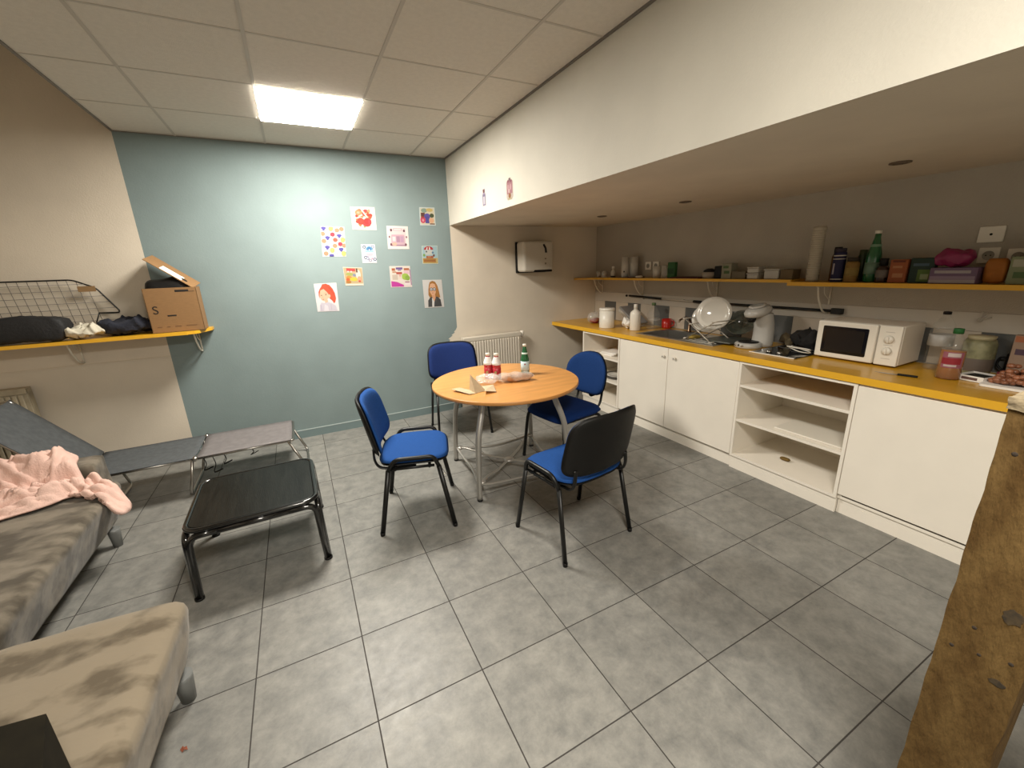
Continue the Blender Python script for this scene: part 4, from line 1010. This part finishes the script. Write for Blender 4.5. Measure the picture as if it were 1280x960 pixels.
for zz_ in (.168, .098):
    b = MB().m(m_wpl); b.lathe([(0, 0), (.024, 0), (.021, .012), (0, .014)], M=T(-.1552, -.168, zz_) @ Ry(-PI/2), seg=22, cap=False); b.box(-.174, -.168, -.171, -.165, zz_ - .018, zz_ + .018, .001); b.out('dial', p_)
b = MB().m(mat('printed grey', (.35, .32, .28), .6))
for zz_ in (.212, .134, .052): b.box(-.1556, -.1552, -.19, -.146, zz_ - .0012, zz_ + .0012)
b.out('printed_marks', p_)
for x, y in ((-.11, -.2), (-.11, .2), (.11, -.2), (.11, .2)):
    b = MB().m(m_blkpl); b.lathe([(0, 0), (.012, 0), (.012, .0118), (0, .0118)], c=(x, y, 0), seg=10, cap=False); b.out('foot', t)
# pen-like knife on the worktop
t = thing('knife', 'small dark handled knife lying on the yellow worktop before the microwave', 'knife', (3.33, -.60, ZW), math.radians(-78))
b = MB().m(m_blkpl); b.box(.0, .085, -.008, .008, .0, .010, .003); b.out('handle', t)
b = MB().m(m_steel); b.prism([(-.10, .004), (-.001, .008), (-.001, -.008), (-.06, -.007)], .003, .0045); b.out('blade', t)
# bottles
t = bottle('water_bottle', 'large clear ribbed water bottle standing beside the microwave', (3.66, -.645, ZW), [(.048, 0), (.054, .01), (.050, .03), (.054, .05), (.050, .07), (.054, .09), (.050, .11), (.054, .13), (.054, .22), (.046, .26), (.022, .30), (.016, .31), (.016, .325)], m_glass, (.018, .318, .334, m_blkpl), (('label', .0548, .14, .205, mat('white label film', (.40, .39, .37), .4)),))
m_tea = mat('amber liquid', (.30, .10, .012), .12, coat=.4)
t = bottle('juice_bottle', 'amber juice bottle with green cap and pink red label on the worktop', (3.46, -.765, ZW), [(.046, 0), (.05, .008), (.05, .16), (.046, .185), (.026, .225), (.018, .238), (.018, .25)], m_glass, (.021, .243, .27, ink('2c7a3a')), (), liquid=(.0485, .155, m_tea), rz=math.radians(205))
b = MB().m(ink('b86c7c')); 
def curved(b, r, a0, a1, z0, z1, n=10, shape=None):
    for i in range(n):
        p, q = a0 + (a1 - a0) * i / n, a0 + (a1 - a0) * (i + 1) / n
        b.face([(r * math.cos(p), r * math.sin(p), z0), (r * math.cos(q), r * math.sin(q), z0), (r * math.cos(q), r * math.sin(q), z1), (r * math.cos(p), r * math.sin(p), z1)], True)
curved(b, .0505, -.95, .8, .065, .15); b.m(ink('b02838')); curved(b, .0508, -.95, .6, .085, .118); b.m(ink('f0dcd8')); curved(b, .0511, -.7, .3, .072, .082); curved(b, .0511, -.5, .5, .125, .145)
b.out('label', t, recalc=False)
m_green2 = mat('dull olive plastic', (.20, .19, .10), .5, var=.3, vscale=25)
t = cyl_thing('food_jar', 'cloudy jar of olive coloured food behind the green capped bottle', 'jar', (3.70, -.795, ZW), [(0, 0), (.06, 0), (.065, .01), (.068, .10), (.066, .17), (.058, .19), (0, .19)], m_green2, (('lid', [(0, .19), (.054, .19), (.056, .21), (0, .212)], mat('tan lid', (.38, .33, .2), .5)), ('label', [(.0665, .02), (.0687, .03), (.0687, .085), (.068, .09)], mat('brown label', (.12, .09, .07), .6))))
mug('black mug behind the small white box on the worktop', (3.745, -.935, ZW + .0), math.radians(90), m_blkpl, .042, .12)
b = MB().m(ink('8c2038')); b.box(-.04, .04, -.07, .07, 0, .05, .002); tag(b.out('small_carton', loc=(3.60, -.985, ZW)), 'dark red carton low behind the white box near the right end', 'box')
t = thing('small_box', 'white open cardboard box lying flat in front of the jar', 'box', (3.53, -.862, ZW), math.radians(-12))
b = MB().m(m_paper); 
for a in ((-.065, .065, -.055, .055, 0, .0015), (-.065, -.0635, -.055, .055, 0, .03), (.0635, .065, -.055, .055, 0, .03), (-.065, .065, -.055, -.0535, 0, .03), (-.065, .065, .0535, .055, 0, .03)): b.box(*a)
b.out('tray_body', t)
b = MB().m(m_blkpl); b.box(-.05, .05, -.045, .045, .0016, .024, .003); b.out('contents', t)
b = MB().m(ink('806058')); b.box(-.0656, -.0652, -.03, .035, .008, .022); b.out('printed_band', t)
# nuts / dates pack
t = thing('snack_tray', 'white tray with a heap of brown dried fruit at the right worktop end', 'snack', (3.47, -1.0, ZW))
b = MB().m(m_paper); b.prism(rrect(-.075, .09, -.1, .10, .02), 0, .012); b.out('tray_body', t)
m_date = mat('dried fruit', (.26, .10, .05), .35, var=.35, vscale=20)
b = MB().m(m_date); Rn = random.Random(5)
for k in range(70):
    a = Rn.uniform(0, 2*PI); rr = Rn.uniform(0, 1) ** .6; zz_ = .02 + (1 - rr) * .13 * Rn.uniform(.1, 1)
    b.sphere((.008 + .06 * rr * math.cos(a), .075 * rr * math.sin(a), zz_), .017, (Rn.uniform(.8, 1.1), Rn.uniform(.8, 1.2), Rn.uniform(.6, .9)), 8)
o = b.out('dried_fruit', t); o['kind'] = 'stuff'
b = MB().m(ink('b89880')); b.box(-.02, .02, -.075, .075, 0, .19, .004); b.m(ink('604858')); b.box(-.0206, -.02, -.06, .06, .09, .12); b.m(ink('c87850')); b.box(-.0206, -.02, -.07, .07, .155, .185)
tag(b.out('snack_packet', loc=(3.63, -.985 - .02, ZW + .051)), 'beige and plum printed packet standing behind the dried fruit', 'packet')
b = MB().m(ink('b8c0b0')); b.box(-.012, .012, -.06, .06, 0, .16, .002); tag(b.out('carton', loc=(3.77, -.99, ZW)), 'pale green carton against the tiles near the right worktop end', 'carton')
# small white whisk hook on wall
t = thing('wall_hook', 'small grey star shaped hook on the pale strip above the jar', 'hook', (XR - .0125, -.745, 1.165))
b = MB().m(m_strip)
for a in (.4, .9, 1.4): b.tube([(-.006, 0, 0), (-.012, -.05 * math.cos(a), .05 * math.sin(a))], .003, 6)
b.lathe([(0, 0), (.012, 0), (.010, .008), (0, .008)], M=Ry(-PI/2), seg=10, cap=False); b.out('hook_arms', t)

# inside the open cabinets
ZP = .6012
for k in range(3):
    b = MB().m(m_paper); b.box(-.13, .13, -.10 + .01 * k, .10 + .006 * k, 0, .012, .002, M=Rz(.1 * k)); tag(b.out('paper_pad', loc=(3.36, 1.80 - .02 * k, ZP + .0125 * k)), ('bottom white pad in the paper stack, top shelf of the far open cabinet', 'middle white pad in the paper stack, top shelf of the far open cabinet', 'topmost white pad in the paper stack of the far open cabinet')[k], 'paper pad', 'pads in the far open cabinet')
b = MB().m(mat('dark tray rim', (.08, .07, .06), .4)); b.lathe([(0, 0), (.12, 0), (.15, .025), (.153, .025), (.152, .03), (.12, .006), (0, .006)], seg=36, cap=False)
tag(b.out('round_tray', loc=(3.34, 1.72, .3612)), 'round tray with dark rim on the middle shelf of the far open cabinet', 'tray')
b = MB().m(m_por); b.lathe(plate_prof(.115), seg=32, cap=False); tag(b.out('plate', loc=(3.34, 1.72, .3685)), 'white plate lying on the round dark rimmed tray in the cabinet', 'plate')
b = MB().m(m_wpl); b.box(-.13, .13, -.22, .22, 0, .012, .002); tag(b.out('white_board', loc=(3.33, -.27, .4012)), 'thin white panel lying flat on the middle shelf of the wide open cabinet', 'panel')
b = MB().m(ink('8a6a28')); b.pad(.07, .035, .022, lambda u, v, w: (v, u, .012 + w), ex=3, tprof=3); tag(b.out('scrub_sponge', loc=(3.36, -.07, .1195)), 'small olive brown sponge on the cabinet floor below the white panel', 'sponge')

# ------------------------------------------------------------------ left wall-shelf contents (above sink)
ZA = Z1 + .001
XS = 3.68
def cup(label, y, h, r, material, x=XS, z=ZA, group='small things on the left wall shelf', name='cup', cat='cup', extra=()):
    return cyl_thing(name, label, cat, (x, y, z), [(0, 0), (r * .8, 0), (r, h), (r - .003, h), (r * .78, .005), (0, .004)], material, extra, group)
cup('clear small cup nearest the end wall on the left wall shelf', 2.50, .07, .03, m_cling)
cup('clear small cup with dark mark beside the spray bottle on the shelf', 2.46 - .12, .075, .03, m_cling, x=3.63)
bottle('spray_bottle', 'tiny white bottle near the left end of the wall shelf', (XS, 2.24, ZA), [(.025, 0), (.027, .005), (.027, .07), (.012, .085), (.012, .10)], m_disp, (.017, .10, .125, m_wpl), (('base_band', .0275, .005, .02, m_blkpl),))
m_cupst = mat('paper cup white', (.50, .47, .42), .6)
t = cyl_thing('paper_roll', 'white upright roll with a small dark dot, left of the pair on the shelf', 'paper roll', (3.66, 2.02, ZA + .006), [(.012, 0), (.040, 0), (.040, .215), (.012, .215), (.012, 0)], m_cupst, (), 'pair of white rolls')
b = MB().m(m_blkmt); b.prism(ell(0, 0, .009, .009, 10), 0, .001, M=T(-.0335, -.022, .06) @ Rz(math.radians(-57)) @ Rx(PI/2)); b.out('dot_mark', t)
cyl_thing('paper_roll', 'white upright roll, right of the pair on the shelf', 'paper roll', (3.72, 1.945, ZA + .006), [(.012, 0), (.042, 0), (.042, .215), (.012, .215), (.012, 0)], m_cupst, (), 'pair of white rolls')
b = MB().m(ink('6c2028')); b.box(-.09, .10, -.14, .10, 0, .005, .002); tag(b.out('serving_tray', loc=(3.69, 1.985, ZA)), 'dark red flat tray under the pair of white rolls', 'tray')
b = MB().m(m_paper); b.pad(.09, .06, .022, lambda u, v, w: (v, u, .012 + w), ex=2.5, tprof=3); tag(b.out('napkin', loc=(3.66, 1.80, ZA)), 'small crumpled white napkin on the left wall shelf', 'napkin')
cup('white cup below the paired sockets on the left wall shelf', 1.575, .115, .045, m_disp)
b = MB().m(m_cling); b.lathe([(0, 0), (.028, 0), (.03, .12), (0, .12)], seg=16, cap=False); tag(b.out('tumbler', loc=(3.68, 1.475, ZA)), 'clear tumbler between the white cup and green packet', 'glass')
b = MB().m(ink('3c7840')); b.box(-.02, .02, -.045, .045, 0, .15, .006); b.m(ink('28582c')); b.box(-.0206, -.02, -.035, .035, .04, .09); tag(b.out('green_packet', loc=(3.69, 1.385, ZA)), 'green upright packet on the left wall shelf', 'packet')
b = MB().m(ink('5c2420')); b.box(-.09, .09, -.16, .16, 0, .012, .004); tag(b.out('serving_tray', loc=(3.69, 1.17, ZA)), 'long dark red tray between the green packet and the bowl', 'tray')
cup('low beige bowl with dark contents on the left wall shelf', .955, .055, .07, mat('beige bowl', (.30, .25, .2), .4), extra=(('contents', [(0, .045), (.055, .045), (.05, .07), (.02, .085), (0, .085)], m_blkpl),), name='bowl', cat='bowl')
b = MB().m(m_blkpl); b.box(-.04, .04, -.035, .035, 0, .105, .008); tag(b.out('dark_tin', loc=(3.69, .855, ZA)), 'black box between the bowl and the small carton on the shelf', 'tin')
b = MB().m(ink('b8b49c')); b.box(-.04, .04, -.045, .045, 0, .125, .003); b.m(ink('5a7a48')); b.box(-.0406, -.04, -.03, .02, .04, .065); b.box(-.0406, -.04, -.02, .03, .085, .105); tag(b.out('tea_carton', loc=(3.68, .765, ZA)), 'pale carton with green print beside the black box', 'carton')
b = MB().m(ink('8c8068')); b.box(-.05, .05, -.06, .06, 0, .06, .003); tag(b.out('tea_carton', loc=(3.68, .645, ZA)), 'dull beige low carton between pale carton and white stacked tubs', 'carton')
m_tub = mat('white tub', (.46, .44, .40), .45)
for k, (y, z, w, h, l) in enumerate(((.525, 0, .10, .045, 'lower white tub of the stacked pair on the left wall shelf'), (.525, .047, .10, .045, 'upper white tub of the stacked pair on the left wall shelf'), (.375, 0, .12, .075, 'wide single white tub right of the stacked pair'))):
    t = thing('food_tub', l, 'tub', (3.68, y, ZA + z), 0, 'white tubs on the left wall shelf'); b = MB().m(m_tub); b.box(-.05, .05, -w/2 + .004, w/2 - .004, 0, h - .010, .006); b.out('body', t); b = MB().m(m_tub); b.box(-.054, .054, -w/2, w/2, h - .0098, h, .003); b.out('lid', t)
b = MB().m(ink('8a7450')); b.box(-.05, .05, -.045, .045, 0, .07, .003); tag(b.out('cardboard_packet', loc=(3.68, .262, ZA)), 'low brown packet at the right end of the left wall shelf', 'packet')

# ------------------------------------------------------------------ right wall-shelf contents
ZB = Z2 + .001; XS = 3.64
m_pcup = mat('cream paper cups', (.44, .39, .31), .6)
t = thing('paper_cup_stack', 'tall stack of cream paper cups at the left end of the right shelf', 'cup stack', (XS, .085, ZB))
b = MB().m(m_pcup); pr = [(0, 0)]
for k in range(24):
    z0 = k * .0145; pr += [(.037, z0 + .001), (.040, z0 + .012), (.0415, z0 + .0135)]
pr += [(.036, .365), (0, .365)]
b.lathe(pr, seg=24, cap=False); b.out('cups', t)
bottle('spice_bottle', 'amber spice bottle with black cap behind the dark blue can', (3.70, -.02, ZB), [(.028, 0), (.03, .005), (.03, .16), (.02, .185)], mat('amber glass', (.12, .06, .02), .15), (.022, .185, .225, m_blkpl))
t = bottle('blue_can', 'dark blue can with white bands on the right shelf', (3.62, -.075, ZB), [(.033, 0), (.035, .003), (.035, .185), (.033, .19)], ink('201c50'), (.030, .19, .215, ink('3a3040')), (('band', .0355, .015, .022, m_disp), ('band', .0355, .165, .172, m_disp), ('band', .0355, .145, .150, m_disp)))
b = MB().m(ink('c8c0c8')); curved(b, .0354, 2.6, 2.95, .05, .12, 4); b.out('print', t, recalc=False)
bottle('spice_jar', 'ochre jar with dark lid between the blue can and green bottle', (3.62, -.155, ZB), [(.034, 0), (.037, .005), (.037, .115), (.030, .13)], ink('a8803c'), (.032, .13, .155, ink('3c3020')), (('label', .0375, .04, .09, ink('b89850')),))
b = MB().m(mat('dark herb glass', (.03, .05, .02), .2)); b.lathe([(0, 0), (.03, 0), (.03, .15), (.022, .17), (.022, .2), (0, .2)], seg=18, cap=False); tag(b.out('herb_jar', loc=(3.71, -.165, ZB)), 'dark green herb jar behind the ochre jar', 'jar')
bottle('water_bottle', 'green sparkling water bottle with white cap on the right wall shelf', (3.66, -.245, ZB), [(.036, 0), (.04, .008), (.04, .14), (.037, .17), (.022, .24), (.016, .27), (.016, .3)], m_greenb, (.0175, .292, .312, m_wpl), (('label', .0407, .05, .12, mat('dim green label', (.12, .2, .14), .5)), ('neck_label', .0275, .205, .23, mat('dim neck label', (.15, .26, .17), .5))))
bottle('sauce_bottle', 'small dark brown bottle with black cap right of the green bottle', (3.63, -.315, ZB), [(.03, 0), (.032, .005), (.032, .085), (.022, .10)], mat('dark brown glass', (.035, .015, .01), .15), (.021, .10, .145, m_blkpl), (('label', .0325, .03, .075, ink('8a8078')),))
b = MB().m(ink('c06838')); b.box(-.02, .02, -.042, .042, 0, .135, .004); b.m(ink('7a3820')); b.box(-.0206, -.02, -.03, .03, .118, .130); b.m(ink('e09868')); b.box(-.0206, -.02, -.028, .022, .03, .055); b.box(-.0206, -.02, -.02, .026, .085, .098)
tag(b.out('tea_packet', loc=(3.62, -.40, ZB)), 'orange packet on the right shelf, left of the green one', 'packet')
b = MB().m(ink('2c4438')); b.box(-.02, .02, -.055, .055, 0, .14, .004); b.m(ink('6c8a3c')); b.box(-.0207, -.02, -.05, .015, .008, .075); b.m(ink('b8c898')); b.box(-.0212, -.0207, -.035, 0, .02, .05); b.m(ink('5c7484')); b.box(-.0207, -.02, -.03, .04, .095, .11)
tag(b.out('tea_packet', loc=(3.63, -.505, ZB)), 'dark green packet with lighter green patch on the right shelf', 'packet')
b = MB().m(ink('8c7090')); b.box(-.055, .055, -.095, .095, 0, .085, .003); b.m(ink('cfc4c8')); b.box(-.0556, -.055, -.07, .075, .055, .07); b.box(-.0556, -.055, -.092, .092, .004, .02); b.m(ink('b8a0b8')); b.box(-.0555, -.055, -.09, .09, .02, .04)
tag(b.out('tissue_box', loc=(3.63, -.65, ZB)), 'lilac tissue box on the right shelf below the magenta packet', 'tissue box')
b = MB().m(mat('magenta foil', (.22, .012, .07), .4, bump=.3, bscale=40)); b.pad(.15, .085, .085, lambda u, v, w: rump((v, u, .050 + w), .016, 24), ex=4, tprof=4.5, n=64, rings=12)
tag(b.out('coffee_packet', loc=(3.63, -.63, ZB + .086)), 'magenta soft packet lying on top of the lilac tissue box', 'packet')
b = MB().m(ink('c87820')); b.pad(.085, .125, .05, lambda u, v, w: rump((w, u, .066 + v), .006, 30), ex=6, tprof=5); tag(b.out('snack_packet', loc=(3.63, -.795, ZB)), 'orange pouch standing right of the lilac tissue box', 'packet')
b = MB().m(ink('a8b088')); b.box(-.02, .02, -.04, .04, 0, .135, .003); b.m(ink('6a8858')); b.box(-.0206, -.02, -.03, .02, .03, .06); b.m(ink('d8d4bc')); b.box(-.0206, -.02, -.03, .03, .085, .12)
tag(b.out('tea_carton', loc=(3.62, -.885, ZB)), 'pale green and white carton at the right end of the shelf', 'carton')
b = MB().m(m_blkpl); b.box(-.04, .04, -.04, .04, 0, .22, .004); tag(b.out('black_box', loc=(3.64, -.985, ZB)), 'tall black box at the far right edge of the shelf', 'box')

# ------------------------------------------------------------------ left shelf contents
ZD = ZL + .001
t = thing('cardboard_box', 'open cardboard moving box with raised lid on the left yellow shelf', 'cardboard box', (-.475, 2.555, ZD), math.radians(2))
w, d, h = .165, .10, .335
b = MB().m(m_card)
for a in ((-w, w, -d, -d + .004, 0, h), (-w, w, d - .004, d, 0, h), (-w, -w + .004, -d, d, 0, h), (w - .004, w, -d, d, 0, h), (-w, w, -d, d, 0, .004)): b.box(*a)
b.out('box_body', t)
b = MB().m(m_card)
Mx = T(w - .002, 0, h + .006) @ Ry(math.radians(40)) @ Rx(math.radians(13))
b.box(-.345, 0, -d, d, 0, .004, M=Mx); lid = b.out('lid_flap', t)
b = MB().m(m_paper); b.box(-.24, -.09, -d + .012, -d + .10, .0041, .0048, M=Mx); b.out('paper_label', lid)
m_inkb = ink('241c14')
textmesh('letter_s', 'S', .085, T(-.115, -d - .0006, .17) @ Rx(PI/2), m_inkb, t)
b = MB().m(m_inkb); b.box(-.05, .005, -d - .001, -d, .122, .132); b.box(.03, .115, -d - .001, -d, .305, .318); b.box(.03, .15, -d - .0008, -d, .302, .305)
b.m(ink('8a6440'))
for k, (xa, xb) in enumerate(((-.13, -.10), (-.07, -.05), (-.02, .02), (.05, .12))): b.box(xa, xb, -d - .0008, -d, .04, .047)
b.out('printed_marks', t)
b = MB().m(m_blkpl); b.pad(.30, .18, .20, lambda u, v, w_: (u - .01, v, .315 + w_ * .95 + .01 * math.sin(u * 30)), ex=4, tprof=4); b.out('black_contents', t)
# dark clothes, white cloth, black bag
m_navy = mat('navy cloth', (.012, .014, .024), .95, bump=.4, bscale=60)
b = MB().m(m_navy); b.pad(.33, .20, .12, lambda u, v, w_: rump((u, v, .056 + w_ + .010 * math.sin(u * 28 + v * 20)), .028, 17), ex=4, tprof=6, back=.040, n=80, rings=18); tag(b.out('folded_clothes', loc=(-.805, 2.56, ZD + .002)), 'dark navy folded clothes between the white cloth and cardboard box', 'clothes')
b = MB().m(mat('cream cloth', (.56, .52, .42), .9, bump=.3, bscale=60)); b.pad(.25, .17, .09, lambda u, v, w_: rump((u, v, .042 + w_ + .012 * math.sin(u * 35 + v * 25)), .026, 21), ex=3, tprof=4.5, back=.026, n=80, rings=18); b.m(m_inkb)
tag(b.out('cloth', loc=(-1.04, 2.51, ZD + .004), ), 'cream white crumpled cloth next to the black bag on the left shelf', 'cloth')
b = MB().m(mat('black nylon', (.008, .008, .009), .7, bump=.3, bscale=60)); b.pad(.74, .17, .17, lambda u, v, w_: rump((u, v, .092 + w_ * (1 + .15 * u) + .006 * math.sin(u * 18)), .013, 11), ex=8, tprof=10, n=80, rings=16); tag(b.out('black_bag', loc=(-1.47, 2.50, ZD + .002)), 'long black bag lying on the left shelf before the wire basket', 'bag')
# wire basket lying behind
t = thing('wire_basket', 'black wire mesh basket with brown label leaning on the wall behind the black bag', 'wire basket', (-1.25, 2.655, ZD))
b = MB().m(m_blkmt)
fr = [(-.86, 0, .16), (-.86, .0, .42), (.18, 0, .418), (.30, 0, .355), (.41, -.01, .165), (.28, -.01, .17), (.25, -.015, .10), (-.86, 0, .10)]
b.tube(rounded(fr[1:6], .03), .0055, 6); b.tube(fr[5:7], .004, 6); b.out('rim_wire', t)
b = MB().m(mat('grey wire', (.10, .09, .08), .5))
def topz(x): return .418 if x < .18 else (.418 - (x - .18) * .52 if x < .30 else .355 - (x - .30) * 1.72)
for k in range(22):
    x = -.84 + k * .052
    if x < .36:
        b.tube([(x, 0, topz(x)), (x + .035, -.006, max(.10, topz(x) - .33))], .0018, 5)
for k in range(7):
    z = .385 - k * .045
    xe_ = .18 + (.418 - z) / .52 if z > .355 else .30 + (.355 - z) / 1.72
    b.tube([(-.86, -.002, z), (min(xe_, .40), -.004, z)], .0018, 5)
b.out('wire_mesh', t)
b = MB().m(ink('b08a5c')); b.box(.20, .30, -.010, -.0065, .33, .37, M=None); b.out('brown_label', t)

# ------------------------------------------------------------------ rough timber post at the right front
m_wood = mat('weathered chipboard', (.060, .032, .009), .9, spec=.15, var=.35, vscale=7, stretch=(3, 3, 1), bump=.5, bscale=35, col2=(.115, .070, .024), vlo=.3, vhi=.7, detail=8)
PX, PYa, PYb = 1.40, -1.530, -1.420
t = thing('wooden_post', 'rough brown timber post end with nail holes and broken plaster top in the right foreground', 'post', (PX + .05, (PYa + PYb) / 2, 0))
b = MB().m(m_wood); hw = (PYb - PYa) / 2
n = 60; R2 = random.Random(8)
lft = [[b.bm.verts.new((-.05, hw + noise.noise(Vector((0, 3, k * .35))) * .003, 1.292 * k / n)), b.bm.verts.new((-.05, -hw + noise.noise(Vector((5, 3, k * .35))) * .004, 1.292 * k / n)), b.bm.verts.new((.05, -hw, 1.292 * k / n)), b.bm.verts.new((.05, hw, 1.292 * k / n))] for k in range(n + 1)]
fs = []
for k in range(n):
    for i in range(4): fs.append(b.bm.faces.new([lft[k][i], lft[k][(i+1) % 4], lft[k+1][(i+1) % 4], lft[k+1][i]]))
fs.append(b.bm.faces.new(lft[0])); fs.append(b.bm.faces.new(lft[-1][::-1])); b._tag(fs, False)
b.out('timber', t)
m_hole = mat('nail hole', (.02, .012, .006), .9)
for y, z, r in ((.033, 1.218, .004), (.015, .874, .0035), (.035, .815, .0035), (.000, .825, .003), (-.037, .84, .0035)):
    b = MB().m(m_hole); b.lathe([(0, 0), (r, 0), (r * .8, .0006), (0, .0007)], M=T(-.0501, y, z) @ Ry(-PI/2), seg=10, cap=False); b.out('nail', t)
m_knot = mat('dark knot', (.032, .020, .007), .9, var=.5, vscale=90)
for (ky_, kz_, ra, rb) in ((-.022, .928, .013, .015), (-.030, .789, .010, .007)):
    Rk = random.Random(int(kz_ * 100)); b = MB().m(m_knot); b.prism([(ra * math.cos(q * PI / 9) * Rk.uniform(.75, 1.15), rb * math.sin(q * PI / 9) * Rk.uniform(.75, 1.15)) for q in range(18)], 0, .0006, M=T(-.0503, ky_, kz_) @ Rz(-PI/2) @ Rx(PI/2)); b.out('knot', t)
m_pl = mat('broken plaster', (.21, .165, .10), .9, var=.2, vscale=20, bump=.6, bscale=40)
b = MB().m(m_pl); b.box(-.054, .055, -hw - .003, hw + .002, 1.292, 1.312)
bmesh.ops.subdivide_edges(b.bm, edges=b.bm.edges[:], cuts=10, use_grid_fill=True)
for v in b.bm.verts: v.co += Vector((noise.noise(v.co * 60) * .003, noise.noise(v.co * 55 + Vector((4, 0, 0))) * .004, noise.noise(v.co * 45 + Vector((0, 7, 0))) * .006))
b.out('plaster_cap', t)
b = MB().m(mat('dark board', (.05, .026, .014), .8)); b.box(.051, .075, -.60, hw - .02, .80, 1.29, .002); b.out('side_board', t)

# small leaf on the floor
b = MB().m(mat('dry leaf', (.20, .055, .025), .8)); b.face([(-.012, .004, .001), (-.004, .010, .006), (.001, .004, .004), (.008, .003, .007), (.012, -.008, .001), (.002, -.006, .005), (-.003, -.010, .001)])
o = b.out('dry_leaf', loc=(-.202, -.178, .001)); s = o.modifiers.new('s', 'SOLIDIFY'); s.thickness = .0008
tag(o, 'tiny reddish brown dry leaf scrap on the floor tiles near the sofa', 'leaf')

# ------------------------------------------------------------------ camera and world
cam = bpy.data.cameras.new('camera'); co = bpy.data.objects.new('camera', cam); COL.objects.link(co)
Rm = ((0.88826542, -0.45795629, -0.03550462), (-0.15540063, -0.22688034, -0.96144472), (0.43224435, 0.85953555, -0.27269665))
M4 = Matrix(((Rm[0][0], -Rm[1][0], -Rm[2][0], 0.37710322), (Rm[0][1], -Rm[1][1], -Rm[2][1], -1.62375252), (Rm[0][2], -Rm[1][2], -Rm[2][2], 1.5479803), (0, 0, 0, 1)))
co.matrix_world = M4
cam.sensor_width = 36; cam.lens = 516.873 / 1280 * 36; cam.clip_start = .02
SC.camera = co
w = bpy.data.worlds.new('world'); SC.world = w; w.use_nodes = True
w.node_tree.nodes['Background'].inputs[0].default_value = (.9, .8, .65, 1); w.node_tree.nodes['Background'].inputs[1].default_value = .0
SC.view_settings.view_transform = 'Standard'; SC.view_settings.look = 'None'; SC.view_settings.exposure = 1.25; SC.view_settings.gamma = 1
SC.view_settings.use_curve_mapping = False
SC.cycles.max_bounces = 10; SC.cycles.diffuse_bounces = 6
